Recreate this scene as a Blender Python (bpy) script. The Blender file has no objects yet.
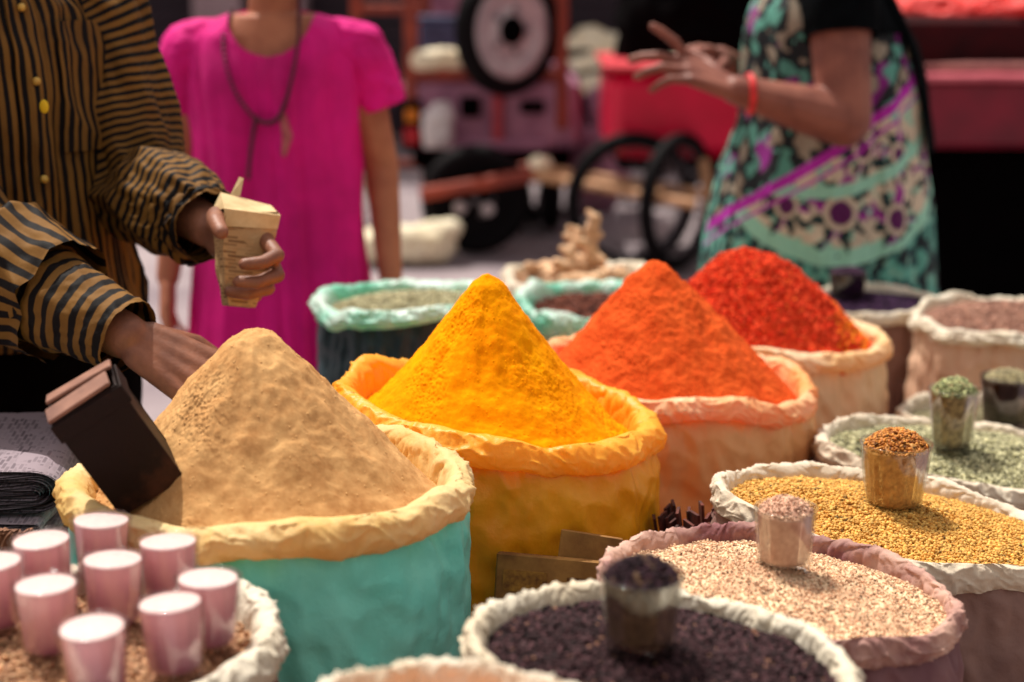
import bpy, math, random
import numpy as np
from mathutils import Vector, Matrix, Euler

random.seed(7)
RNG = np.random.default_rng(11)
PI = math.pi
sc = bpy.context.scene
COL = sc.collection

# ------------------------------------------------------------------ colour / materials
def lin(r, g, b):
    def f(c):
        c /= 255.0
        return c / 12.92 if c <= 0.04045 else ((c + 0.055) / 1.055) ** 2.4
    return (f(r), f(g), f(b))

def new_mat(name):
    m = bpy.data.materials.new(name)
    m.use_nodes = True
    nt = m.node_tree
    nt.nodes.clear()
    out = nt.nodes.new('ShaderNodeOutputMaterial')
    return m, nt, out

def N(nt, typ, **kw):
    n = nt.nodes.new(typ)
    for k, v in kw.items():
        if k in n.inputs:
            n.inputs[k].default_value = v
        else:
            setattr(n, k, v)
    return n

def mixc(nt, fac, a, b, mode='MIX'):
    n = nt.nodes.new('ShaderNodeMix')
    n.data_type = 'RGBA'
    n.blend_type = mode
    for sock, val in ((n.inputs[0], fac), (n.inputs[6], a), (n.inputs[7], b)):
        if hasattr(val, 'is_output'):
            nt.links.new(val, sock)
        elif isinstance(val, (int, float)):
            sock.default_value = val
        else:
            sock.default_value = (*val[:3], 1)
    return n.outputs[2]

def mat(name, c1, c2=None, scale=20, rough=.6, bump=0.0, bscale=60, bdist=.003, trans=0.0,
        attr=None, spec=.4, metal=0.0, crumple=0.0, cscale=9, detail=5, sheen=0.0, stretch=None, sss=0.0, tcol=None, ramp=(.35, .65)):
    """Principled surface: two colours mixed by noise (times the 'col' attribute if asked), noise bump, some translucency"""
    m, nt, out = new_mat(name)
    L = nt.links.new
    tc = N(nt, 'ShaderNodeTexCoord')
    vec = tc.outputs['Object']
    if stretch:
        mp = N(nt, 'ShaderNodeMapping')
        mp.inputs['Scale'].default_value = stretch
        L(vec, mp.inputs['Vector'])
        vec = mp.outputs['Vector']
    no = N(nt, 'ShaderNodeTexNoise', Scale=scale, Detail=detail, Roughness=.6)
    L(vec, no.inputs['Vector'])
    rp = nt.nodes.new('ShaderNodeMapRange')
    rp.inputs['From Min'].default_value = ramp[0]
    rp.inputs['From Max'].default_value = ramp[1]
    L(no.outputs[0], rp.inputs['Value'])
    col = mixc(nt, rp.outputs[0], c1, c2 or c1)
    if attr:
        at = N(nt, 'ShaderNodeAttribute', attribute_name=attr)
        col = mixc(nt, 1.0, col, at.outputs['Color'], 'MULTIPLY')
    p = N(nt, 'ShaderNodeBsdfPrincipled')
    L(col, p.inputs['Base Color'])
    p.inputs['Roughness'].default_value = rough
    p.inputs['Specular IOR Level'].default_value = spec
    p.inputs['Metallic'].default_value = metal
    if sheen:
        p.inputs['Sheen Weight'].default_value = sheen
    if sss:
        p.inputs['Subsurface Weight'].default_value = sss
        p.inputs['Subsurface Radius'].default_value = (.012, .005, .003)
        p.inputs['Subsurface Scale'].default_value = 1.0
    nrm = None
    if bump:
        nb = N(nt, 'ShaderNodeTexNoise', Scale=bscale, Detail=6, Roughness=.65)
        L(vec, nb.inputs['Vector'])
        bp = N(nt, 'ShaderNodeBump', Strength=bump, Distance=bdist)
        L(nb.outputs[0], bp.inputs['Height'])
        nrm = bp.outputs[0]
        if crumple:
            rn = N(nt, 'ShaderNodeTexNoise', Scale=cscale, Detail=3, Roughness=.5, Distortion=.6)
            rn.noise_type = 'RIDGED_MULTIFRACTAL'
            L(vec, rn.inputs['Vector'])
            b2 = N(nt, 'ShaderNodeBump', Strength=crumple, Distance=.007)
            L(rn.outputs[0], b2.inputs['Height']); L(nrm, b2.inputs['Normal'])
            nrm = b2.outputs[0]
        L(nrm, p.inputs['Normal'])
    sh = p.outputs[0]
    if trans:
        tr = N(nt, 'ShaderNodeBsdfTranslucent')
        if tcol:
            tr.inputs['Color'].default_value = (*tcol, 1)
        else:
            L(col, tr.inputs['Color'])
        if nrm:
            L(nrm, tr.inputs['Normal'])
        mx = N(nt, 'ShaderNodeMixShader')
        mx.inputs[0].default_value = trans
        L(sh, mx.inputs[1]); L(tr.outputs[0], mx.inputs[2])
        sh = mx.outputs[0]
    L(sh, out.inputs[0])
    return m

def glass_mat(name, tint=(1, 1, 1), base=.04, cap=.6):
    m, nt, out = new_mat(name)
    L = nt.links.new
    t = N(nt, 'ShaderNodeBsdfTransparent'); t.inputs[0].default_value = (*tint, 1)
    g = N(nt, 'ShaderNodeBsdfGlossy'); g.inputs['Roughness'].default_value = .06
    fr = N(nt, 'ShaderNodeFresnel', IOR=1.5)
    mn = N(nt, 'ShaderNodeMath', operation='MINIMUM'); mn.inputs[1].default_value = cap
    L(fr.outputs[0], mn.inputs[0])
    mm = N(nt, 'ShaderNodeMath', operation='MULTIPLY_ADD'); mm.inputs[1].default_value = .75; mm.inputs[2].default_value = base
    L(mn.outputs[0], mm.inputs[0])
    mx = N(nt, 'ShaderNodeMixShader')
    L(mm.outputs[0], mx.inputs[0]); L(t.outputs[0], mx.inputs[1]); L(g.outputs[0], mx.inputs[2])
    L(mx.outputs[0], out.inputs[0])
    return m

def stripe_mat(name, ochre, ochre2, dark, width=.4):
    m, nt, out = new_mat(name)
    L = nt.links.new
    uv = N(nt, 'ShaderNodeUVMap')
    sx = N(nt, 'ShaderNodeSeparateXYZ'); L(uv.outputs[0], sx.inputs[0])
    tc = N(nt, 'ShaderNodeTexCoord')
    no = N(nt, 'ShaderNodeTexNoise', Scale=14, Detail=3)
    L(tc.outputs['Object'], no.inputs['Vector'])
    md = N(nt, 'ShaderNodeMath', operation='MULTIPLY_ADD'); md.inputs[1].default_value = .35
    L(no.outputs[0], md.inputs[0]); L(sx.outputs[0], md.inputs[2])
    pp = N(nt, 'ShaderNodeMath', operation='PINGPONG'); pp.inputs[1].default_value = .5
    L(md.outputs[0], pp.inputs[0])
    rp = nt.nodes.new('ShaderNodeMapRange')
    rp.inputs['From Min'].default_value = width / 2 - .02
    rp.inputs['From Max'].default_value = width / 2 + .03
    L(pp.outputs[0], rp.inputs['Value'])
    base = mixc(nt, no.outputs[0], ochre, ochre2)
    col = mixc(nt, rp.outputs[0], dark, base)
    p = N(nt, 'ShaderNodeBsdfPrincipled'); p.inputs['Roughness'].default_value = .75
    p.inputs['Specular IOR Level'].default_value = .2
    L(col, p.inputs['Base Color'])
    wv = N(nt, 'ShaderNodeTexNoise', Scale=420, Detail=2)
    L(tc.outputs['Object'], wv.inputs['Vector'])
    bp = N(nt, 'ShaderNodeBump', Strength=.3, Distance=.001); L(wv.outputs[0], bp.inputs['Height'])
    L(bp.outputs[0], p.inputs['Normal'])
    L(p.outputs[0], out.inputs[0])
    return m

def print_mat(name, paper, ink, sx=60, sy=260, thresh=.52):
    """newsprint: broken dark dashes in lines, in blocks, on grey paper (uses UV in metres)"""
    m, nt, out = new_mat(name)
    L = nt.links.new
    uv = N(nt, 'ShaderNodeUVMap')
    mp = N(nt, 'ShaderNodeMapping'); mp.inputs['Scale'].default_value = (sx, sy, 1)
    L(uv.outputs[0], mp.inputs[0])
    br = N(nt, 'ShaderNodeTexBrick')
    br.inputs['Scale'].default_value = 1.0
    br.inputs['Color1'].default_value = (0, 0, 0, 1); br.inputs['Color2'].default_value = (.9, .9, .9, 1)
    br.inputs['Mortar'].default_value = (1, 1, 1, 1); br.inputs['Mortar Size'].default_value = .12
    br.inputs['Brick Width'].default_value = .9; br.inputs['Row Height'].default_value = .8
    L(mp.outputs[0], br.inputs['Vector'])
    no = N(nt, 'ShaderNodeTexNoise', Scale=26, Detail=2); L(uv.outputs[0], no.inputs['Vector'])
    gt = N(nt, 'ShaderNodeMath', operation='GREATER_THAN'); gt.inputs[1].default_value = thresh
    L(no.outputs[0], gt.inputs[0])
    inkf = N(nt, 'ShaderNodeMath', operation='SUBTRACT'); inkf.inputs[0].default_value = 1
    L(br.outputs[0], inkf.inputs[1])
    mu = N(nt, 'ShaderNodeMath', operation='MULTIPLY'); L(inkf.outputs[0], mu.inputs[0]); L(gt.outputs[0], mu.inputs[1])
    col = mixc(nt, mu.outputs[0], paper, ink)
    n2 = N(nt, 'ShaderNodeTexNoise', Scale=9, Detail=4); L(uv.outputs[0], n2.inputs['Vector'])
    col = mixc(nt, n2.outputs[0], col, tuple(c * .6 for c in paper), 'MIX')
    p = N(nt, 'ShaderNodeBsdfPrincipled'); p.inputs['Roughness'].default_value = .85
    p.inputs['Specular IOR Level'].default_value = .15
    L(col, p.inputs['Base Color']); L(p.outputs[0], out.inputs[0])
    return m

# ------------------------------------------------------------------ numpy gradient noise
_perm = np.random.default_rng(3).permutation(256)
_perm = np.concatenate([_perm, _perm, _perm])
_g = np.random.default_rng(5).normal(size=(256, 3)); _g /= np.linalg.norm(_g, axis=1)[:, None]
def pn(x, y, z):
    x, y, z = np.broadcast_arrays(np.asarray(x, float), np.asarray(y, float), np.asarray(z, float))
    xi, yi, zi = np.floor(x).astype(int), np.floor(y).astype(int), np.floor(z).astype(int)
    xf, yf, zf = x - xi, y - yi, z - zi
    xi &= 255; yi &= 255; zi &= 255
    f = lambda t: t * t * t * (t * (t * 6 - 15) + 10)
    u, v, w = f(xf), f(yf), f(zf)
    res = 0
    for dx in (0, 1):
        for dy in (0, 1):
            for dz in (0, 1):
                h = _perm[_perm[_perm[(xi + dx) & 255] + ((yi + dy) & 255)] + ((zi + dz) & 255)]
                g = _g[h]
                d = g[..., 0] * (xf - dx) + g[..., 1] * (yf - dy) + g[..., 2] * (zf - dz)
                res = res + d * (u if dx else 1 - u) * (v if dy else 1 - v) * (w if dz else 1 - w)
    return res * 1.6
def fbm(x, y, z, octv=4, gain=.5):
    a, s, r = 1.0, 1.0, 0
    for _ in range(octv):
        r = r + a * pn(x * s, y * s, z * s)
        a *= gain; s *= 2.03
    return r
def ridge(x, y, z):
    return 1 - 2 * np.abs(pn(x, y, z))

# ------------------------------------------------------------------ object helpers
def tag(o, label=None, cat=None, group=None, kind=None):
    if label: o['label'] = label
    if cat: o['category'] = cat
    if group: o['group'] = group
    if kind: o['kind'] = kind
    return o

def empty(name, loc=(0, 0, 0), label=None, cat=None, group=None, rz=0.0):
    o = bpy.data.objects.new(name, None)
    o.empty_display_size = .05
    COL.objects.link(o)
    o.location = loc
    o.rotation_euler = (0, 0, rz)
    return tag(o, label, cat, group)

def np_mesh(name, V, F, mats, parent=None, uv=None, col=None, smooth=True, loc=None, fm=None):
    """V (n,3); F list of index arrays, each (k,3) or (k,4); uv/col per vertex"""
    me = bpy.data.meshes.new(name)
    V = np.asarray(V, np.float32)
    F = [np.asarray(f) for f in F if len(f)]
    loops = np.concatenate([f.ravel() for f in F]).astype(np.int32)
    tot = np.concatenate([np.full(len(f), f.shape[1]) for f in F]).astype(np.int32)
    start = np.concatenate([[0], np.cumsum(tot)[:-1]]).astype(np.int32)
    me.vertices.add(len(V)); me.vertices.foreach_set('co', V.ravel())
    me.loops.add(len(loops)); me.loops.foreach_set('vertex_index', loops)
    me.polygons.add(len(tot)); me.polygons.foreach_set('loop_start', start)
    me.polygons.foreach_set('use_smooth', np.full(len(tot), smooth, dtype=bool))
    if not isinstance(mats, (list, tuple)): mats = [mats]
    for m in mats: me.materials.append(m)
    if fm is not None: me.polygons.foreach_set('material_index', np.asarray(fm, np.int32))
    if uv is not None:
        l = me.uv_layers.new(name='UVMap')
        l.data.foreach_set('uv', np.asarray(uv, np.float32)[loops].ravel())
    if col is not None:
        a = me.color_attributes.new('col', 'FLOAT_COLOR', 'POINT')
        c = np.ones((len(V), 4), np.float32); c[:, :3] = col
        a.data.foreach_set('color', c.ravel())
    me.update(calc_edges=True)
    me.validate()
    o = bpy.data.objects.new(name, me)
    COL.objects.link(o)
    if parent: o.parent = parent
    if loc is not None: o.location = loc
    return o

def grid_faces(nu, nv, wrap=True, off=0):
    """verts laid out as [v][u]"""
    u = np.arange(nu if wrap else nu - 1); v = np.arange(nv - 1)
    U, W = np.meshgrid(u, v)
    U2 = (U + 1) % nu
    return (np.stack([W * nu + U, W * nu + U2, (W + 1) * nu + U2, (W + 1) * nu + U], -1).reshape(-1, 4) + off)

class MB:
    """collects solid pieces into one mesh"""
    def __init__(s): s.V, s.Q, s.T, s.n = [], [], [], 0
    def add(s, V, Q=None, T=None):
        V = np.asarray(V, float).reshape(-1, 3)
        s.V.append(V)
        if Q is not None and len(Q): s.Q.append(np.asarray(Q) + s.n)
        if T is not None and len(T): s.T.append(np.asarray(T) + s.n)
        s.n += len(V)
        return s
    def box(s, c, d, R=None, taper=1.0, bev=0.0):
        x, y, z = [k / 2 for k in d]
        b = min(bev, x * .45, y * .45, z * .45)
        if b > 0:
            P = []
            for sz in (-1, 1):
                for (ix, iy, iz) in ((b, b, 0), (0, 0, b)) if sz < 0 else ((0, 0, b), (b, b, 0)):
                    X, Y, Z = x - ix, y - iy, z - iz
                    P += [(-X + b, -Y, sz * Z), (X - b, -Y, sz * Z), (X, -Y + b, sz * Z), (X, Y - b, sz * Z),
                          (X - b, Y, sz * Z), (-X + b, Y, sz * Z), (-X, Y - b, sz * Z), (-X, -Y + b, sz * Z)]
            P = np.array(P)
            Q = grid_faces(8, 4)
            T = [(0, k + 1, k) for k in range(1, 7)] + [(24, 24 + k, 24 + k + 1) for k in range(1, 7)]
        else:
            P = np.array([(-x, -y, -z), (x, -y, -z), (x, y, -z), (-x, y, -z), (-x * taper, -y * taper, z), (x * taper, -y * taper, z), (x * taper, y * taper, z), (-x * taper, y * taper, z)])
            Q = [(0, 3, 2, 1), (4, 5, 6, 7), (0, 1, 5, 4), (1, 2, 6, 5), (2, 3, 7, 6), (3, 0, 4, 7)]; T = None
        if R is not None:
            P = P @ np.array(Euler(R).to_matrix()).T
        return s.add(P + np.array(c), Q, T)
    def caps(s, p0, r0, p1, r1, nu=14, flat=None):
        """tapered capsule; flat=(axis, factor) squeezes the cross-section"""
        p0, p1 = np.array(p0, float), np.array(p1, float)
        d = p1 - p0; Ln = np.linalg.norm(d) or 1e-6; d /= Ln
        h = np.array([0, 0, 1.]) if abs(d[2]) < .9 else np.array([1., 0, 0])
        a = np.cross(d, h); a /= np.linalg.norm(a); b = np.cross(d, a)
        th = np.linspace(0, 2 * PI, nu, endpoint=False)
        ring = np.cos(th)[:, None] * a + np.sin(th)[:, None] * b
        if flat is not None:
            ax, fac = np.array(flat[0], float), flat[1]; ax /= np.linalg.norm(ax)
            ring = ring - (ring @ ax)[:, None] * ax * (1 - fac)
        rows = []
        for k in range(1, 5):
            e = -PI / 2 + k * PI / 8
            rows.append(p0 + d * r0 * math.sin(e) + ring * r0 * math.cos(e))
        for k in range(0, 4):
            e = k * PI / 8
            rows.append(p1 + d * r1 * math.sin(e) + ring * r1 * math.cos(e))
        V = np.concatenate(rows + [[p0 - d * r0], [p1 + d * r1]])
        n = nu * 8
        T = [(n, (k + 1) % nu, k) for k in range(nu)] + [(n + 1, n - nu + k, n - nu + (k + 1) % nu) for k in range(nu)]
        return s.add(V, grid_faces(nu, 8), T)
    def chain(s, pts, rads, **k):
        for i in range(len(pts) - 1): s.caps(pts[i], rads[i], pts[i + 1], rads[i + 1], **k)
        return s
    def loft(s, rings, nu=28):
        """closed loft of ellipses (centre, rx, ry, rz)"""
        th = np.linspace(0, 2 * PI, nu, endpoint=False)
        rows = []
        for c, rx, ry, rz in rings:
            x, y = rx * np.cos(th), ry * np.sin(th)
            rows.append(np.stack([c[0] + x * math.cos(rz) - y * math.sin(rz), c[1] + x * math.sin(rz) + y * math.cos(rz), np.full(nu, c[2])], 1))
        n = nu * len(rows)
        V = np.concatenate(rows + [[rings[0][0]], [rings[-1][0]]])
        T = [(n, (k + 1) % nu, k) for k in range(nu)] + [(n + 1, n - nu + k, n - nu + (k + 1) % nu) for k in range(nu)]
        return s.add(V, grid_faces(nu, len(rows)), T)
    def ball(s, c, r, R=None, nu=20, nv=12):
        th = np.linspace(0, 2 * PI, nu, endpoint=False)
        ph = np.linspace(-PI / 2, PI / 2, nv + 1)[1:-1]
        P = np.concatenate([np.stack([np.cos(th) * math.cos(p), np.sin(th) * math.cos(p), np.full(nu, math.sin(p))], 1) for p in ph] + [[(0, 0, -1)], [(0, 0, 1)]])
        P = P * np.array(r if hasattr(r, '__len__') else (r, r, r))
        if R is not None: P = P @ np.array(Euler(R).to_matrix()).T
        n = nu * (nv - 1)
        T = [(n, (k + 1) % nu, k) for k in range(nu)] + [(n + 1, n - nu + k, n - nu + (k + 1) % nu) for k in range(nu)]
        return s.add(P + np.array(c), grid_faces(nu, nv - 1), T)
    def torus(s, c, R, r, axis='y', nu=56, nv=12, rot=None, rx=1.0):
        a = np.linspace(0, 2 * PI, nu, endpoint=False); b = np.linspace(0, 2 * PI, nv, endpoint=False)
        B, A = np.meshgrid(b, a, indexing='ij')
        P = np.stack([(R + r * np.cos(B)) * np.cos(A), rx * r * np.sin(B), (R + r * np.cos(B)) * np.sin(A)], -1).reshape(-1, 3)
        if rot is not None: P = P @ np.array(Euler(rot).to_matrix()).T
        i = np.arange(nv)[:, None]; j = np.arange(nu)[None, :]
        Q = np.stack([i * nu + j, i * nu + (j + 1) % nu, ((i + 1) % nv) * nu + (j + 1) % nu, ((i + 1) % nv) * nu + j], -1).reshape(-1, 4)
        return s.add(P + np.array(c), Q)
    def lathe(s, prof, c=(0, 0, 0), nu=48, flute=None, rot=None):
        """open or closed-by-profile surface of revolution; prof = [(r,z)]"""
        th = np.linspace(0, 2 * PI, nu, endpoint=False)
        P = np.array([[(r * (flute(t, z) if flute else 1) * math.cos(t), r * (flute(t, z) if flute else 1) * math.sin(t), z) for t in th] for r, z in prof]).reshape(-1, 3)
        if rot is not None: P = P @ np.array(Euler(rot).to_matrix()).T
        return s.add(P + np.array(c), grid_faces(nu, len(prof)))
    def build(s, name, m, parent=None, smooth=True, remesh=None, smooth_it=0, fn=None, loc=None):
        V = np.concatenate(s.V)
        o = np_mesh(name, V, [np.concatenate(s.Q) if s.Q else [], np.concatenate(s.T) if s.T else []], m, None, smooth=smooth)
        if remesh:
            md = o.modifiers.new('r', 'REMESH'); md.mode = 'VOXEL'; md.voxel_size = remesh
            if smooth_it:
                ms = o.modifiers.new('s', 'SMOOTH'); ms.iterations = smooth_it; ms.factor = .5
            dg = bpy.context.evaluated_depsgraph_get()
            me = bpy.data.meshes.new_from_object(o.evaluated_get(dg))
            old = o.data
            o.modifiers.clear()
            o.data = me
            bpy.data.meshes.remove(old)
            me.name = name
            n = len(me.vertices)
            if fn:
                co = np.empty(n * 3, np.float32); me.vertices.foreach_get('co', co)
                no = np.empty(n * 3, np.float32); me.vertices.foreach_get('normal', no)
                co = fn(co.reshape(-1, 3), no.reshape(-1, 3))
                me.vertices.foreach_set('co', np.asarray(co, np.float32).ravel()); me.update()
            me.polygons.foreach_set('use_smooth', np.ones(len(me.polygons), dtype=bool))
            me.materials.clear(); me.materials.append(m)
        if parent: o.parent = parent
        if loc is not None: o.location = loc
        return o

def catmull(A, n):
    """smooth resampling of rows of A to n samples"""
    A = np.asarray(A, float)
    k = len(A)
    t = np.linspace(0, k - 1 - 1e-9, n)
    i = t.astype(int); f = (t - i).reshape([-1] + [1] * (A.ndim - 1))
    g = lambda j: A[np.clip(j, 0, k - 1)]
    p0, p1, p2, p3 = g(i - 1), g(i), g(i + 1), g(i + 2)
    return .5 * (2 * p1 + (p2 - p0) * f + (2 * p0 - 5 * p1 + 4 * p2 - p3) * f ** 2 + (3 * p1 - p0 - 3 * p2 + p3) * f ** 3)

# ------------------------------------------------------------------ sacks and heaps
def sack(name, label, cx, cy, zr, zb, rx, ry, tilt, body_m, rim_m, seed, drop=0.019, roll=.02, bulge=.06,
         lip=.008, crum=.005, depth=.12, body_crease=.0045, neck=.03):
    root = empty(name, (cx, cy, zb), label, 'sack')
    H = zr - zb
    tx, ty = tilt
    sh = lambda P: np.stack([P[..., 0], P[..., 1], P[..., 2] + (tx * P[..., 0] + ty * P[..., 1]) * np.clip(P[..., 2] / H, 0, 1.2)], -1)
    ell = lambda th: (rx * ry) / np.sqrt((ry * np.cos(th)) ** 2 + (rx * np.sin(th)) ** 2)
    # uneven outline shared by body and rim
    def outline(th):
        return ell(th) * (1 + .03 * pn(np.cos(th) * 1.3 + seed, np.sin(th) * 1.3, seed * .7) + .02 * pn(np.cos(th) * 3 + seed, np.sin(th) * 3, 4.2))
    nu = 360
    th = np.linspace(0, 2 * PI, nu, endpoint=False)
    # body
    kv = catmull([(.0, .0), (.55, .0), (.86, .008), (.97, .05), (1 + bulge, .25), (1 + bulge * 1.25, .6), (1 + bulge * 1.15, .82), (1 + bulge * .6, .93), (.985, 1.0)], 110)
    TH, R = np.meshgrid(th, kv[:, 0]); _, Z = np.meshgrid(th, kv[:, 1])
    top = np.clip((Z - .55) / .45, 0, 1)
    rr = outline(TH) * R
    C, S = np.cos(TH), np.sin(TH)
    big = .007 * fbm(C * 2 + seed, S * 2, Z * H * 6, 3)
    vert = .006 * top * pn(C * 9 + seed, S * 9, Z * H * 4)
    cre = body_crease * ridge(C * 3.2 + seed + Z * 1.5, S * 3.2 + Z, Z * H * 16 + C * 2) + body_crease * .6 * ridge(C * 7 + Z * 3, S * 7 + seed, Z * H * 26)
    wgt = np.clip(R * 1.6 - .6, 0, 1)
    rr = rr + (big + vert + cre) * wgt
    P = sh(np.stack([rr * C, rr * S, Z * (H - .012)], -1))
    np_mesh('sack_body', P.reshape(-1, 3), [grid_faces(nu, 110)], body_m, root)
    # folded rim
    nu2 = 520
    th = np.linspace(0, 2 * PI, nu2, endpoint=False)
    k = .9 * roll / .02
    prof = catmull([(.004 * k, -drop * .95), (.009 * k, -drop), (.0145 * k, -drop * .88), (.018 * k, -drop * .5), (.0165 * k, -.006), (.011 * k, .003), (.002 * k, .006), (-.006 * k, .002),
                    (-.011 * k, -.008), (-.016 * k, -.035), (-.021 * k, -.07), (-.03 * k, -depth)], 64)
    s = np.linspace(0, 1, 64)
    TH, DR = np.meshgrid(th, prof[:, 0]); _, DZ = np.meshgrid(th, prof[:, 1]); _, Sg = np.meshgrid(th, s)
    C, S = np.cos(TH), np.sin(TH)
    puff = 1 + .3 * pn(C * 2.6 + seed, S * 2.6, 1.7) + .12 * pn(C * 6 + seed, S * 6, 7.1)
    hem = 1 + .28 * pn(C * 2.1 - seed, S * 2.1, 3.3) + .07 * pn(C * 7 - seed, S * 7, 9.3)
    DZ = np.where(DZ < 0, DZ * np.where(Sg < .45, hem, 1), DZ)
    zoff = lip * (1.4 * pn(C * 1.6 + seed, S * 1.6, 5.5) + .55 * pn(C * 4.2 + seed, S * 4.2, 2.5) + .1 * pn(C * 12, S * 12 + seed, 6.5))
    sk = 5 * (Sg + .25 * pn(C * 4, S * 4, seed))
    wr = .0022 * np.clip(ridge(C * 8 + seed + sk * .16, S * 8 - sk * .12, sk * .22), 0, 1) ** 5 + .0010 * np.clip(ridge(C * 17 - sk * .2, S * 17 + seed + sk * .22, sk * .3), 0, 1) ** 4 + .0024 * np.clip(ridge(C * 5 + sk * .8, S * 5 + seed, sk * .9), 0, 1) ** 5
    fold = wr + .42 * crum * (1.0 * ridge(C * 4 + seed + sk * .5, S * 4 - sk * .45, sk * .7) + 1.1 * np.clip(ridge(C * 7 + seed + sk * .5, S * 7 + sk * .7, sk * .6), 0, 1) ** 3 + .5 * np.clip(ridge(C * 15 - sk * .8, S * 15 + seed + sk * .6, sk * .9), 0, 1) ** 2 - .6)
    outw = np.where(Sg < .75, 1, (1 - Sg) * 4 * .8 + .2)
    rr = outline(TH) + DR * puff + fold * outw
    zz = H + DZ + zoff * np.clip(1 - (Sg - .6) * 1.5, 0, 1) + .5 * fold * np.exp(-((Sg - .5) / .2) ** 2)
    P = sh(np.stack([rr * C, rr * S, zz], -1))
    np_mesh('folded_rim', P.reshape(-1, 3), [grid_faces(nu2, 64)], rim_m, root)
    return root

def seed_template(l, w, h, nu=6, nv=4):
    m = MB().ball((0, 0, 0), (l / 2, w / 2, h / 2), nu=nu, nv=nv)
    return m.V[0], np.asarray(m.Q[0]), np.asarray(m.T[0])

def scatter(tpl, pos, tilt=.5, smin=.75, smax=1.25, flat_n=None):
    """copies of one seed at every pos: returns V, Q, T, index of seed per vertex"""
    V, Q, T = tpl
    n = len(pos); k = len(V)
    yaw = RNG.uniform(0, 2 * PI, n); p = RNG.normal(0, tilt, n); r = RNG.normal(0, tilt, n)
    s = RNG.uniform(smin, smax, n)
    cy, sy, cp, sp, cr, sr = np.cos(yaw), np.sin(yaw), np.cos(p), np.sin(p), np.cos(r), np.sin(r)
    z0 = np.zeros(n); o1 = np.ones(n)
    Rz = np.stack([np.stack([cy, -sy, z0], -1), np.stack([sy, cy, z0], -1), np.stack([z0, z0, o1], -1)], 1)
    Ry = np.stack([np.stack([cp, z0, sp], -1), np.stack([z0, o1, z0], -1), np.stack([-sp, z0, cp], -1)], 1)
    Rx = np.stack([np.stack([o1, z0, z0], -1), np.stack([z0, cr, -sr], -1), np.stack([z0, sr, cr], -1)], 1)
    M = Rz @ Ry @ Rx
    VV = np.einsum('nij,kj->nki', M, V) * s[:, None, None] + pos[:, None, :]
    o = (np.arange(n) * k)[:, None, None]
    return VV.reshape(-1, 3), (Q[None] + o).reshape(-1, 4), (T[None] + o).reshape(-1, 3), np.repeat(np.arange(n), k)

def seed_cols(n, c1, c2, var=.25, dark=.0):
    f = RNG.random(n)[:, None]
    c = np.array(c1) * (1 - f) + np.array(c2) * f
    c = c * (1 + RNG.normal(0, var, n))[:, None].clip(.35, 1.6)
    if dark:
        c = np.where((RNG.random(n) < dark)[:, None], c * .25, c)
    return c

def CR(c1, c2, n):
    """loose crumbs of the powder itself"""
    return [dict(n=n, size=(.0026, .0022, .0018), c1=c1, c2=c1, var=.02, zlo=-.0012, zhi=-.0004, smin=.3, smax=1.25, tilt=.8)]

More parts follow.
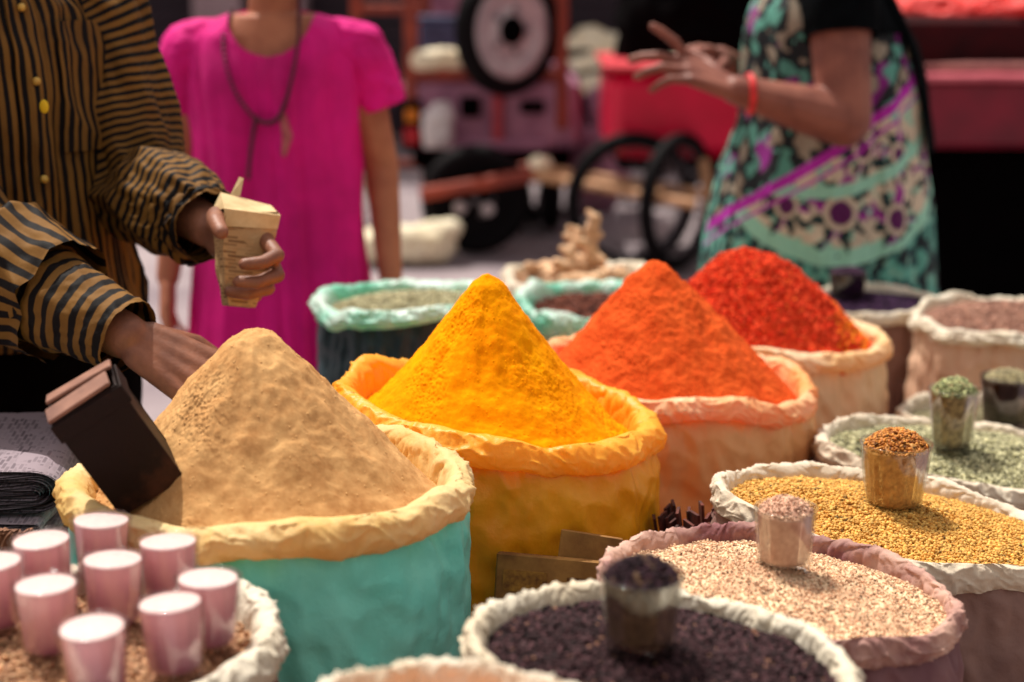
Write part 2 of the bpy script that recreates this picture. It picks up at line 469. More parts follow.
def heap(name, label, cx, cy, zr, rx, ry, tilt, apex, h, level, power, m, seed, c1, c2, cat='spice heap',
         eps=.06, lump=.004, lscale=28, fine=.0012, fscale=160, streak=.003, grid=(520, 200), seeds=None, fill=.985, rough_left=0.0,
         bulgef=0.0, cvar=.28):
    tx, ty = tilt
    ax, ay = apex
    def pos(t, th):
        ell = (rx * ry) / np.sqrt((ry * np.cos(th)) ** 2 + (rx * np.sin(th)) ** 2) * fill
        bx, by = ell * np.cos(th), ell * np.sin(th)
        x = ax + (bx - ax) * t; y = ay + (by - ay) * t
        g = 1 - (np.sqrt(t * t + eps * eps) - eps) / (math.sqrt(1 + eps * eps) - eps)
        g = np.clip(g, 0, 1) ** power
        if bulgef: g = g + bulgef * np.sin(PI * t) * (1 - t)
        z = level + (h - level) * g
        a = np.clip(1 - t * .3, 0, 1)
        z = z + lump * a * fbm(x * lscale + seed, y * lscale, z * lscale, 3, .55)
        # slides running down the slope: noise stretched along the radius, none at the tip
        rad = np.hypot(x - ax, y - ay)
        sl = pn(np.cos(th) * 2.6 + seed, np.sin(th) * 2.6, rad * 7) + .5 * pn(np.cos(th) * 5.5 + seed, np.sin(th) * 5.5 + 2, rad * 16 + seed)
        z = z + streak * 1.6 * sl * np.clip(t * 3.2 - .35, 0, 1) * np.clip((1 - t) * 4, 0, 1)
        nf = .75 * fbm(x * fscale, y * fscale + seed, z * fscale * .7, 2, .7) + .6 * pn(x * fscale * .38 + 7, y * fscale * .38, z * fscale * .38 + seed)
        # soft crumbs where the coarse noise says so
        msk = np.clip(pn(x * 14 + seed, y * 14, z * 9 + 3) * 2 + .55, .25, 1.3)
        if rough_left: msk = msk * (1 - rough_left + 2 * rough_left / (1 + np.exp((x + .05) * 45)))
        z = z + fine * (np.clip(nf, -.15, 2) * 1.15) * msk
        nx = fine * .9 * fbm(x * fscale + 31, y * fscale, z * fscale * .7 + seed, 2, .6) * msk
        return np.stack([x + nx, y + nx * .6, z + tx * x + ty * y], -1), nf
    nu, nv = grid
    th = np.linspace(0, 2 * PI, nu, endpoint=False)
    tt = np.linspace(0.002, 1, nv)
    TH, TT = np.meshgrid(th, tt)
    P, nf = pos(TT, TH)
    P = P.reshape(-1, 3)
    f = np.clip(.5 + cvar * fbm(P[:, 0] * 22 + seed, P[:, 1] * 22, P[:, 2] * 22, 4, .6) + .25 * nf.ravel(), 0, 1)[:, None]
    col = np.array(c1) * (1 - f) + np.array(c2) * f
    Vs, Qs, Ts, Cs = [P], [grid_faces(nu, nv)], [], [col]
    # closing cap at the apex
    Vs.append(P[:nu].mean(0)[None]); Cs.append(col[:nu].mean(0)[None])
    n0 = len(P)
    Ts.append(np.array([(n0, k, (k + 1) % nu) for k in range(nu)]))
    n = n0 + 1
    for sp in (seeds or []):
        cnt = sp['n']
        t = np.sqrt(RNG.random(cnt)) * sp.get('tmax', .985); a = RNG.uniform(0, 2 * PI, cnt)
        q, _ = pos(t, a)
        q[:, 2] += RNG.uniform(sp.get('zlo', 0), sp.get('zhi', .002), cnt)
        if 'mask' in sp:
            keep = sp['mask'](q); q = q[keep]; cnt = len(q)
        V2, Q2, T2, idx = scatter(seed_template(*sp['size']), q, sp.get('tilt', .5), sp.get('smin', .75), sp.get('smax', 1.25))
        Vs.append(V2); Qs.append(Q2 + n); Ts.append(T2 + n)
        Cs.append(seed_cols(cnt, sp['c1'], sp['c2'], sp.get('var', .22), sp.get('dark', 0))[idx])
        n += len(V2)
    V = np.concatenate(Vs)
    o = np_mesh(name, V, [np.concatenate(Qs), np.concatenate(Ts)], m, None, col=np.concatenate(Cs), loc=(cx, cy, zr))
    return tag(o, label, cat)

def tumbler(name, label, loc, rt, rb, hh, gm, fill_m, c1, c2, dome, seeds=None, flutes=0, lean=(0, 0), group=None,
            fill_top=.91, grads=None, rz=0.0, fine=.0006):
    """glass measure standing in the spice: glass body, and its filling with a heaped top"""
    root = empty(name, loc, label, 'glass', group)
    root.rotation_euler = (lean[0], lean[1], rz)
    w = .0024
    fl = (lambda t, z: 1 + .018 * math.cos(flutes * t) * max(0, min(1, (hh * .86 - z) / (hh * .1)))) if flutes else None
    r = lambda z: rb + (rt - rb) * (z / hh)
    prof = [(1e-4, 0), (rb * .8, 0), (rb * .96, .001), (rb, .004)] + [(r(hh * k), hh * k) for k in np.linspace(.08, .97, 14)] + \
           [(rt + .0004, hh * .99), (rt - w * .3, hh), (rt - w, hh * .99)] + [(r(hh * k) - w, hh * k) for k in np.linspace(.96, .2, 14)] + [(rb - w * 1.6, .0125), (rb * .5, .0115), (1e-4, .0115)]
    MB().lathe(prof, nu=72, flute=fl).build('glass_body', gm, root)
    # filling
    nu, m = 72, 26
    zt = hh * fill_top
    pr = [(rb * .5, .0125), (rb - w * 2.2, .0135)] + [((r(z) - w - .0011), z) for z in np.linspace(.017, zt, 22)]
    th = np.linspace(0, 2 * PI, nu, endpoint=False)
    V = np.array([[(q * math.cos(t), q * math.sin(t), z) for t in th] for q, z in pr]).reshape(-1, 3)
    ro = r(zt) - w - .0011
    kk = np.linspace(.96, .02, m)
    K, TH = np.meshgrid(kk, th, indexing='ij')
    x, y = ro * K * np.cos(TH), ro * K * np.sin(TH)
    sd = loc[0] * 91
    z = zt + dome * (1 - K ** 2.2) * (1 + .25 * pn(x * 60 + sd, y * 60, 1)) + dome * .18 * fbm(x * 140 + sd, y * 140, 2, 3) + fine * fbm(x * 500, y * 500 + sd, 2, 2)
    V = np.concatenate([V, np.stack([x, y, z], -1).reshape(-1, 3)])
    f = np.clip(.5 + .7 * fbm(V[:, 0] * 160 + sd, V[:, 1] * 160, V[:, 2] * 160, 3), 0, 1)[:, None]
    col = np.array(c1) * (1 - f) + np.array(c2) * f
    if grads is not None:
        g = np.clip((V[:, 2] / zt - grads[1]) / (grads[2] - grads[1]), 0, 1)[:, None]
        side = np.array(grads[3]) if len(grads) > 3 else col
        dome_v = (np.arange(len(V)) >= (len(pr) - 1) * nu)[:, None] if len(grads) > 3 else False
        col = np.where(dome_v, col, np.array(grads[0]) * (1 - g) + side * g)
    rows = len(pr) + m
    Vs, Qs, Ts, Cs = [V], [grid_faces(nu, rows)], [], [col]
    n = len(V)
    Vs.append(V[-nu:].mean(0)[None]); Cs.append(col[-1:]); Ts.append(np.array([(n, n - nu + k, n - nu + (k + 1) % nu) for k in range(nu)]))
    Vs.append(np.array([[0, 0, .0124]])); Cs.append(col[:1]); Ts.append(np.array([(n + 1, (k + 1) % nu, k) for k in range(nu)]))
    n += 2
    for sp in (seeds or []):
        c = sp['n']
        q = np.sqrt(RNG.random(c)) * .97; a = RNG.uniform(0, 2 * PI, c)
        p = np.stack([ro * q * np.cos(a), ro * q * np.sin(a), zt + dome * (1 - q ** 2.2) + RNG.uniform(-.001, .0025, c)], -1)
        V2, Q2, T2, idx = scatter(seed_template(*sp['size']), p, sp.get('tilt', .6))
        Vs.append(V2); Qs.append(Q2 + n); Ts.append(T2 + n); Cs.append(seed_cols(c, sp['c1'], sp['c2'], sp.get('var', .25), sp.get('dark', 0))[idx]); n += len(V2)
    np_mesh('spice_filling', np.concatenate(Vs), [np.concatenate(Qs), np.concatenate(Ts)], fill_m, root, col=np.concatenate(Cs))
    return root

def copy_tree(o, parent=None):
    c = o.copy(); COL.objects.link(c)
    if parent: c.parent = parent
    for ch in list(o.children): copy_tree(ch, c)
    return c

W1 = (1, 1, 1)
# materials: sacks
M = {}
M['teal_body'] = mat('teal_plastic', lin(146, 246, 226), lin(108, 230, 210), 5, .36, .45, 22, .008, trans=.03, crumple=.6, cscale=13)
M['cream_rim'] = mat('cream_cloth', lin(248, 226, 172), lin(236, 196, 120), 7, .6, .5, 70, .004, trans=.28, tcol=lin(250, 190, 70), crumple=.5, cscale=22)
M['yellow_body'] = mat('yellow_plastic', lin(255, 178, 34), lin(252, 146, 12), 5, .34, .4, 24, .008, trans=.06, tcol=lin(250, 170, 10), crumple=.6, cscale=13)
M['yellow_rim'] = mat('yellow_plastic_rim', lin(255, 206, 84), lin(255, 180, 44), 7, .42, .45, 60, .004, trans=.38, tcol=lin(255, 190, 20), crumple=.5, cscale=22)
M['orange_body'] = mat('orange_plastic', lin(244, 186, 124), lin(230, 142, 78), 5, .38, .4, 26, .008, trans=.05, tcol=lin(240, 110, 20), crumple=.6, cscale=13)
M['orange_rim'] = mat('orange_plastic_rim', lin(252, 222, 172), lin(246, 180, 104), 7, .45, .45, 60, .004, trans=.36, tcol=lin(255, 130, 20), crumple=.5, cscale=22)
M['peach_body'] = mat('peach_plastic', lin(252, 214, 170), lin(246, 190, 138), 5, .46, .4, 30, .008, trans=.05, tcol=lin(240, 150, 80), crumple=.6, cscale=13)
M['peach_rim'] = mat('cream_plastic_rim', lin(252, 232, 196), lin(248, 210, 150), 7, .5, .45, 60, .004, trans=.3, tcol=lin(255, 190, 110), crumple=.5, cscale=22)
M['mint_rim'] = mat('mint_plastic_rim', lin(150, 232, 206), lin(236, 250, 242), 9, .3, .5, 50, .005, trans=.35, tcol=lin(90, 215, 170), spec=.6, ramp=(.42, .56), crumple=.5, cscale=22)
M['slate_body'] = mat('slate_plastic', lin(44, 72, 80), lin(26, 46, 58), 6, .5, .35, 30, .006)
M['white_cloth'] = mat('white_cloth', lin(240, 232, 214), lin(224, 208, 180), 9, .75, .6, 90, .003, trans=.2, crumple=.45, cscale=24)
M['grey_cloth'] = mat('off_white_cloth', lin(240, 226, 204), lin(218, 198, 172), 9, .75, .6, 90, .003, trans=.18, crumple=.45, cscale=24)
M['weave_body'] = mat('dusky_sacking', lin(150, 116, 104), lin(112, 82, 78), 6, .8, .5, 120, .003, crumple=.45, cscale=24)
M['mauve_rim'] = mat('mauve_cloth', lin(222, 180, 160), lin(140, 86, 88), 11, .7, .55, 80, .003, trans=.2, crumple=.45, cscale=24)
M['mauve_body'] = mat('mauve_sacking', lin(132, 92, 92), lin(96, 58, 70), 6, .75, .45, 90, .003, crumple=.45, cscale=24)
M['buff_body'] = mat('buff_sacking', lin(224, 188, 158), lin(204, 160, 132), 5, .7, .4, 80, .003, trans=.08, crumple=.45, cscale=24)
# spices
M['powder'] = mat('powder', W1, W1, 30, 1.0, .4, 420, .0010, attr='col', spec=.05)
M['seedm'] = mat('seed', W1, (.7, .7, .7), 300, .6, .2, 600, .0006, attr='col', spec=.25)
M['darkseed'] = mat('dark_seed', W1, (.6, .6, .6), 260, .6, .4, 500, .001, attr='col', spec=.12)
M['glass'] = glass_mat('clear_glass', (.965, .965, .95), .01)
M['pink_glass'] = glass_mat('pink_glass', (.985, .95, .965), .01, .3)
M['pink_fill'] = mat('pink_powder', W1, W1, 30, .28, .15, 200, .0006, trans=.35, attr='col', spec=.6)
M['smoke_glass'] = glass_mat('smoky_glass', (.5, .42, .42), .05)

ZP = .45   # top of the low selling platform

# ---- tan powder in the teal and cream sack
sack('spice_sack', 'big teal plastic sack with a thick folded cream rim, holding the tan powder', -.253, 1.70, .905, ZP, .190, .182, (-.03, .0),
     M['teal_body'], M['cream_rim'], 1.3, drop=0.030, roll=.027, bulge=.05, lip=.008, crum=.0045, body_crease=.004)
heap('powder_heap', 'tall tan cone of brown powder rising from the teal sack', -.253, 1.70, .905, .190, .182, (-.03, 0), (-.012, .0), .156, -.028, 1.12,
     M['powder'], 2.2, lin(218, 172, 116), lin(176, 124, 76), eps=.15, lump=.0045, lscale=26, fine=.0012, rough_left=.6, fscale=300, streak=.006, bulgef=.03, seeds=CR(lin(218, 172, 116), lin(176, 124, 76), 1400))
# ---- turmeric
sack('spice_sack', 'yellow plastic sack with a rolled yellow rim, holding the golden turmeric cone', -.018, 2.03, .895, ZP, .184, .178, (-.12, .0),
     M['yellow_body'], M['yellow_rim'], 4.1, drop=0.028, roll=.024, lip=.009, crum=.0045)
heap('powder_heap', 'golden yellow cone of turmeric powder with a rough knobbly tip', -.018, 2.03, .895, .184, .178, (-.12, 0), (-.012, .0), .159, -.035, 1.36,
     M['powder'], 5.5, lin(252, 164, 4), lin(234, 128, 0), eps=.1, lump=.004, lscale=30, fine=.0011, fscale=310, streak=.0035, seeds=CR(lin(252, 164, 4), lin(234, 128, 0), 2200))
# ---- orange powder
sack('spice_sack', 'orange tinted sack with a peach rolled rim, holding the orange red powder', .235, 2.43, .83, ZP, .198, .19, (-.09, 0),
     M['orange_body'], M['orange_rim'], 7.7, drop=0.026, roll=.022, lip=.01, crum=.0045)
heap('powder_heap', 'orange red cone of chilli powder between the turmeric and the red flakes', .235, 2.43, .83, .198, .19, (-.09, 0), (-.03, 0.0), .165, -.03, 1.0,
     M['powder'], 8.1, lin(226, 98, 42), lin(190, 62, 22), eps=.1, lump=.0055, lscale=34, fine=.0012, fscale=280, streak=.003, seeds=CR(lin(226, 98, 42), lin(190, 62, 22), 2600))
# ---- red flakes
sack('spice_sack', 'cream plastic sack with an orange stained inside, holding the bright red flakes', .43, 2.84, .80, 0.0, .198, .19, (-.08, 0),
     M['peach_body'], M['peach_rim'], 9.9, drop=0.024, roll=.021, lip=.01, crum=.0045)
heap('flake_heap', 'bright red mound of coarse chilli flakes behind the orange cone', .43, 2.84, .80, .198, .19, (-.08, 0), (-.03, 0), .128, -.03, .86,
     M['powder'], 3.1, lin(232, 88, 50), lin(196, 44, 24), eps=.3, bulgef=.1, lump=.006, fine=.003, fscale=80, streak=.003,
     seeds=[dict(n=7000, size=(.009, .006, .0022), c1=lin(238, 92, 56), c2=lin(190, 34, 22), zhi=.003, tilt=.6), dict(n=5000, size=(.008, .006, .0022), c1=lin(252, 160, 50), c2=lin(240, 120, 40), zlo=.001, zhi=.004, mask=lambda q: (q[:, 0] > .105) & (q[:, 1] < .12)), dict(n=500, size=(.006, .004, .002), c1=lin(240, 120, 50), c2=lin(236, 90, 40), zhi=.003)])
# ---- green rimmed sack
sack('spice_sack', 'dark slate sack with a puffy mint green plastic rim beside the pink dress', -.187, 2.86, .85, 0.0, .138, .14, (.05, 0),
     M['slate_body'], M['mint_rim'], 12.4, drop=0.022, roll=.024, lip=.011, crum=.0055)
heap('seed_heap', 'pale grey green seeds filling the mint rimmed sack', -.187, 2.86, .85, .138, .14, (.05, 0), (0, 0), .004, -.016, 1.0, M['seedm'], 5,
     lin(176, 168, 132), lin(130, 124, 96), grid=(240, 70), lump=.003, streak=0,
     seeds=[dict(n=3500, size=(.007, .004, .004), c1=lin(206, 198, 158), c2=lin(150, 140, 104), zhi=.003)])
# ---- white sack of ginger
sack('spice_sack', 'white cloth sack heaped with pale dried ginger roots', .145, 3.58, .75, 0.0, .15, .15, (0, 0), M['grey_cloth'], M['white_cloth'], 15.2, drop=0.028, roll=.024, lip=.01, crum=.006)
heap('root_layer', 'bed of broken root pieces under the ginger in the white sack', .145, 3.58, .75, .15, .15, (0, 0), (0, 0), .0, -.02, 1.0, M['seedm'], 6,
     lin(190, 150, 116), lin(120, 84, 60), cat='root heap', grid=(160, 50), lump=.008, streak=0,
     seeds=[dict(n=260, size=(.03, .014, .012), c1=lin(212, 176, 140), c2=lin(150, 108, 78), zhi=.006)])
# ---- mint sack of brown nuts
sack('spice_sack', 'small pale sack with a mint green lined rim, holding dark brown pods', .165, 3.2, .775, 0.0, .142, .135, (-.02, .05), M['white_cloth'], M['mint_rim'], 18.3, drop=0.037, roll=.024, lip=.012, crum=.006)
heap('pod_heap', 'dark brown dried pods inside the small mint rimmed sack', .165, 3.2, .775, .142, .135, (-.02, .05), (0, 0), -.005, -.025, 1.0, M['darkseed'], 6,
     lin(90, 44, 30), lin(52, 24, 20), grid=(160, 50), lump=.004, streak=0, seeds=[dict(n=700, size=(.014, .012, .011), c1=lin(126, 66, 46), c2=lin(70, 32, 24), zhi=.004)])
# ---- purple seeds far right
sack('spice_sack', 'off white sack of purple black seeds in front of the printed sari', .716, 3.31, .752, 0.0, .14, .135, (0, 0), M['weave_body'], M['white_cloth'], 21.1, drop=0.020, roll=.016, lip=.009, crum=.005)
heap('seed_heap', 'purple black seeds in the sack in front of the printed sari', .716, 3.31, .752, .14, .135, (0, 0), (0, 0), .004, -.014, 1.0, M['darkseed'], 8,
     lin(58, 30, 62), lin(30, 14, 32), grid=(160, 50), lump=.003, streak=0, seeds=[dict(n=2200, size=(.007, .005, .005), c1=lin(80, 46, 84), c2=lin(36, 16, 40), zhi=.003)])
# ---- buff sack at the right edge
sack('spice_sack', 'buff sack with a cream folded rim at the right edge, full of brown seeds', .925, 3.06, .775, 0.0, .172, .168, (0, 0), M['buff_body'], M['white_cloth'], 24.8, drop=0.019, roll=.018, lip=.011, crum=.005)
heap('seed_heap', 'brown pink seeds heaped gently in the buff sack at the right edge', .925, 3.06, .775, .172, .168, (0, 0), (0, 0), .022, -.014, .8, M['seedm'], 8,
     lin(170, 124, 104), lin(120, 80, 66), grid=(200, 60), lump=.004, streak=0, seeds=[dict(n=4200, size=(.007, .005, .005), c1=lin(196, 148, 124), c2=lin(130, 86, 72), zhi=.003)])
# ---- small sack behind the fennel
sack('spice_sack', 'pale sack of grey green seeds behind the fennel, with a dark glass in it', .83, 2.70, .672, 0.0, .18, .16, (-.08, 0), M['weave_body'], M['grey_cloth'], 27.2, drop=0.020, roll=.015, lip=.008, crum=.005)
heap('seed_heap', 'grey green seeds around the dark glass behind the fennel', .83, 2.70, .672, .18, .16, (-.08, 0), (0, 0), .0, -.015, 1.0, M['seedm'], 9,
     lin(150, 142, 110), lin(100, 92, 70), grid=(200, 60), lump=.003, streak=0, seeds=[dict(n=3800, size=(.006, .0035, .0035), c1=lin(190, 180, 140), c2=lin(116, 106, 78), zhi=.003)])
# ---- fennel
sack('spice_sack', 'pale cloth sack brimming with green fennel seeds', .675, 2.31, .738, ZP, .232, .165, (-.1, .0), M['weave_body'], M['grey_cloth'], 30.6, drop=0.024, roll=.014, lip=.006, crum=.005)
heap('seed_heap', 'green fennel seeds filling the pale sack behind the yellow seeds', .675, 2.31, .738, .232, .165, (-.1, 0), (0, 0), .012, -.012, .9, M['seedm'], 10,
     lin(140, 136, 94), lin(84, 80, 52), grid=(260, 80), lump=.004, streak=0,
     seeds=[dict(n=15000, size=(.0085, .0028, .0026), c1=lin(226, 220, 176), c2=lin(120, 116, 78), var=.34, zhi=.004, tilt=.4, dark=.06)])
# ---- fenugreek
sack('spice_sack', 'off white cloth sack filled with golden yellow fenugreek seeds', .455, 1.895, .79, ZP, .21, .16, (-.15, 0), M['weave_body'], M['grey_cloth'], 33.9, drop=0.024, roll=.016, lip=.007, crum=.0055)
heap('seed_heap', 'golden yellow fenugreek seeds filling the cloth sack at right', .455, 1.895, .79, .21, .16, (-.15, 0), (0, 0), .012, -.012, .9, M['seedm'], 11,
     lin(206, 148, 62), lin(150, 96, 34), grid=(300, 90), lump=.003, streak=0,
     seeds=[dict(n=17000, size=(.0052, .0036, .0032), c1=lin(244, 196, 104), c2=lin(206, 142, 58), var=.18, zhi=.0035, tilt=.6, dark=.02)])
# ---- pale pink powder
sack('spice_sack', 'mauve cloth sack filled with pale pinkish coarse powder', .268, 1.585, .828, ZP, .168, .145, (-.12, 0), M['mauve_body'], M['mauve_rim'], 36.4, drop=0.020, roll=.013, lip=.006, crum=.005)
heap('powder_heap', 'pale pinkish coarse powder filling the mauve sack', .268, 1.585, .828, .168, .145, (-.12, 0), (0, 0), .012, -.01, .9, M['powder'], 12,
     lin(240, 210, 172), lin(202, 160, 128), grid=(420, 150), lump=.005, fine=.0016, fscale=170, streak=0, cvar=.8,
     seeds=[dict(n=9000, size=(.0026, .0022, .002), c1=lin(246, 216, 180), c2=lin(184, 136, 108), var=.25, zhi=.0015, dark=.03)])
# ---- dark seeds in front
sack('spice_sack', 'white cloth sack of purple black seeds at the front', .122, 1.285, .885, ZP, .147, .136, (-.1, 0), M['weave_body'], M['white_cloth'], 39.5, drop=0.022, roll=.013, lip=.006, crum=.0055)
heap('seed_heap', 'purple black seeds filling the front white sack', .122, 1.285, .885, .147, .136, (-.1, 0), (0, 0), .006, -.012, 1.0, M['darkseed'], 13,
     lin(50, 28, 34), lin(22, 11, 14), grid=(340, 110), lump=.004, fine=.0016, fscale=150, streak=0,
     seeds=[dict(n=9000, size=(.0056, .004, .0036), c1=lin(88, 58, 62), c2=lin(26, 13, 17), var=.5, zhi=.003, tilt=.7), dict(n=350, size=(.004, .003, .003), c1=lin(190, 140, 110), c2=lin(140, 96, 80), zhi=.003)])
# ---- bottom centre
sack('spice_sack', 'white cloth sack cut by the bottom edge of the view, holding a rosy brown heap', -.045, 1.065, .922, ZP, .108, .105, (-.02, .03), M['weave_body'], M['white_cloth'], 42.2, drop=0.020, roll=.011, lip=.005, crum=.005)
heap('powder_heap', 'rosy brown powder heap at the bottom edge of the view', -.045, 1.065, .922, .108, .105, (-.02, .03), (.022, -.0), .03, -.03, .9, M['powder'], 14,
     lin(226, 160, 122), lin(200, 128, 92), grid=(240, 80), fine=.001, lump=.002, streak=0)
# ---- front left sack under the pink glasses
sack('spice_sack', 'white cloth sack at the front left with pink glasses standing on its grain', -.36, 1.352, .872, ZP, .145, .15, (.0, 0), M['weave_body'], M['white_cloth'], 45.1, drop=0.024, roll=.02, lip=.007, crum=.006)
heap('grain_heap', 'tan broken grain under the pink glasses', -.36, 1.352, .872, .145, .15, (0, 0), (0, 0), -.008, -.02, 1.0, M['seedm'], 15,
     lin(206, 156, 112), lin(140, 92, 62), cat='grain heap', grid=(240, 80), lump=.003, streak=0,
     seeds=[dict(n=5000, size=(.006, .005, .004), c1=lin(226, 180, 136), c2=lin(150, 100, 70), zhi=.004)])

# ---- glasses
def sit(cx, cy, zr, tilt, dx, dy, up): return (cx + dx, cy + dy, zr + up + tilt[0] * dx + tilt[1] * dy)
tumbler('glass_tumbler', 'fluted clear glass heaped with orange brown seeds, in the fenugreek sack', sit(.455, 1.895, .79, (-.15, 0), -.008, .008, .002), .042, .031, .088, M['glass'], M['seedm'],
        lin(226, 164, 88), lin(166, 106, 50), .02, [dict(n=900, size=(.0055, .0036, .003), c1=lin(226, 154, 70), c2=lin(160, 88, 30), dark=.05)], flutes=12)
tumbler('glass_tumbler', 'small clear glass heaped with pale pink powder, in the mauve sack', sit(.268, 1.585, .828, (-.12, 0), .003, .02, .006), .0315, .0255, .07, M['glass'], M['powder'],
        lin(226, 182, 156), lin(196, 146, 122), .014, [dict(n=500, size=(.003, .0025, .002), c1=lin(232, 196, 168), c2=lin(190, 146, 124))])
tumbler('glass_tumbler', 'clear glass heaped with purple black seeds, in the front white sack', sit(.12, 1.285, .888, (-.1, 0), -.017, -.01, .001), .0345, .0275, .070, M['glass'], M['darkseed'],
        lin(116, 88, 62), lin(76, 54, 40), .017, [dict(n=800, size=(.0045, .0032, .003), c1=lin(70, 44, 54), c2=lin(24, 11, 18), var=.4)])
tumbler('glass_tumbler', 'clear glass heaped with green fennel, standing in the fennel sack', sit(.672, 2.31, .738, (-.1, 0), -.058, -.022, .002), .0355, .026, .098, M['glass'], M['seedm'],
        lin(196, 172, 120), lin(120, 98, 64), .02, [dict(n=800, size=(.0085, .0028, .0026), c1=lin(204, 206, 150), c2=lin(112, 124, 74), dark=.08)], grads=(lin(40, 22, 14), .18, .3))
tumbler('glass_tumbler', 'smoky dark glass topped with grey green seeds, behind the fennel glass', sit(.83, 2.70, .672, (-.08, 0), -.028, -.03, .0), .044, .034, .088, M['smoke_glass'], M['seedm'],
        lin(60, 40, 34), lin(36, 20, 18), .016, [dict(n=900, size=(.006, .0035, .0035), c1=lin(196, 184, 140), c2=lin(120, 108, 80))])
tumbler('glass_tumbler', 'dark little glass of black seeds in the far purple seed sack', sit(.716, 3.31, .752, (0, 0), -.048, .02, .0), .038, .031, .055, M['smoke_glass'], M['darkseed'],
        lin(60, 34, 50), lin(30, 14, 24), .01, [dict(n=400, size=(.007, .005, .005), c1=lin(90, 56, 84), c2=lin(36, 16, 36))])
pinks = [
    (-0.3877, 1.4901, 'pink powder glass at the back of the cluster, farthest from the camera'),
    (-0.4239, 1.4389, 'pink powder glass at the back left, second from the back of the cluster'),
    (-0.3114, 1.4301, 'pink powder glass at the back right, nearest the big teal sack'),
    (-0.4515, 1.3825, 'pink powder glass at the far left of the cluster, cut by the picture edge'),
    (-0.3526, 1.3863, 'pink powder glass in the middle of the cluster, ringed by the others'),
    (-0.2625, 1.3424, 'pink powder glass at the far right of the cluster, closest to the white rim'),
    (-0.3926, 1.3287, 'pink powder glass at the front left, between the far left and the front one'),
    (-0.2787, 1.2876, 'pink powder glass right of the front one, before the far right one'),
    (-0.3314, 1.2412, 'pink powder glass at the very front of the cluster, nearest the camera'),
]
first = None
for i, (x, y, lb) in enumerate(pinks):
    x += .005; y += .008
    if first is None:
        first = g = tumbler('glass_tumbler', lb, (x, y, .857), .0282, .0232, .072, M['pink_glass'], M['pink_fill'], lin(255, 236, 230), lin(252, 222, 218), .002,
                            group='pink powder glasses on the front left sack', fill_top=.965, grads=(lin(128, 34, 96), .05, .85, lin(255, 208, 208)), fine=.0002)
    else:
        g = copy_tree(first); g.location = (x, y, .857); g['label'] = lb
    g.rotation_euler = (random.uniform(-.05, .05), random.uniform(-.05, .05), random.uniform(0, 6))

# ---- dried ginger roots
def ginger(seed):
    r = random.Random(seed)
    mb = MB()
    p = np.array([0., 0, 0]); d = np.array([1., 0, 0])
    for k in range(3):
        q = p + np.array([.028, r.uniform(-.01, .01), r.uniform(-.006, .006)])
        mb.caps(p, r.uniform(.011, .015), q, r.uniform(.010, .014))
        e = q + np.array([r.uniform(-.006, .012), r.choice((-1, 1)) * r.uniform(.016, .026), r.uniform(-.005, .012)])
        mb.caps(q, .010, e, .008)
        p = q
    return mb
M['ginger'] = mat('dried_ginger', lin(226, 190, 152), lin(184, 138, 100), 60, .85, .6, 120, .003)
def gfn(co, no): return co + no * (.0018 * fbm(co[:, 0] * 90, co[:, 1] * 90, co[:, 2] * 90, 3))[:, None]
gp = [ginger(k).build('ginger_root', M['ginger'], remesh=.004, smooth_it=2, fn=gfn) for k in range(3)]
gl = [  # the two that stand up first
    ((.17, 3.56, .79), (1.1, -1.35, .3), 'pale dried ginger root standing upright on the white sack'),
    ((.19, 3.60, .775), (.2, -.5, 2.6), 'dried ginger root leaning right against the upright one'),
    ((.13, 3.55, .775), (.3, -.9, 1.5), 'dried ginger root leaning left below the upright one')]
for k in range(11):
    a = k * 2.4; r0 = .1 * math.sqrt((k + .5) / 11)
    gl.append(((.145 + r0 * math.cos(a), 3.58 + r0 * math.sin(a), .752), (random.uniform(-.5, .5), random.uniform(-.4, .4), random.uniform(0, 6)), 'dried ginger root lying in the white sack'))
for i, (l, r, lb) in enumerate(gl):
    o = gp[i] if i < 3 else gp[i % 3].copy()
    if i >= 3: COL.objects.link(o)
    o.location = l; o.rotation_euler = r
    tag(o, lb, 'ginger root', 'dried ginger roots in the white sack')

# ------------------------------------------------------------------ platform, carton, scoop, papers
M['wood'] = mat('weathered_wood', lin(120, 88, 66), lin(70, 48, 38), 10, .8, .5, 60, .003, stretch=(1, 9, 9))
def platform(name, label, x0, x1, y0, y1, z):
    root = empty(name, ((x0 + x1) / 2, (y0 + y1) / 2, 0), label, 'platform')
    w, d = x1 - x0, y1 - y0
    mb = MB(); n = max(3, int(d / .12))
    for k in range(n):
        mb.box((0, -d / 2 + (k + .5) * d / n, z - .0125), (w, d / n - .006, .025), bev=.003)
    mb.build('deck', M['wood'], root, smooth=False)
    for sx in (-1, 1):
        for sy in (-1, 1):
            MB().box((sx * (w / 2 - .06), sy * (d / 2 - .06), (z - .0255) / 2), (.06, .06, z - .026), bev=.004).build('leg', M['wood'], root, smooth=False)
    MB().box((0, -d / 2 + .03, z - .066), (w - .2, .03, .08), bev=.003).build('apron', M['wood'], root, smooth=False)
platform('wooden_platform', 'low plank platform under the front sacks', -.95, 1.15, .8, 2.12, ZP - .002)
platform('wooden_platform', 'narrow plank platform under the orange powder sack, behind the front one', -.24, 1.15, 2.125, 2.6, ZP - .002)

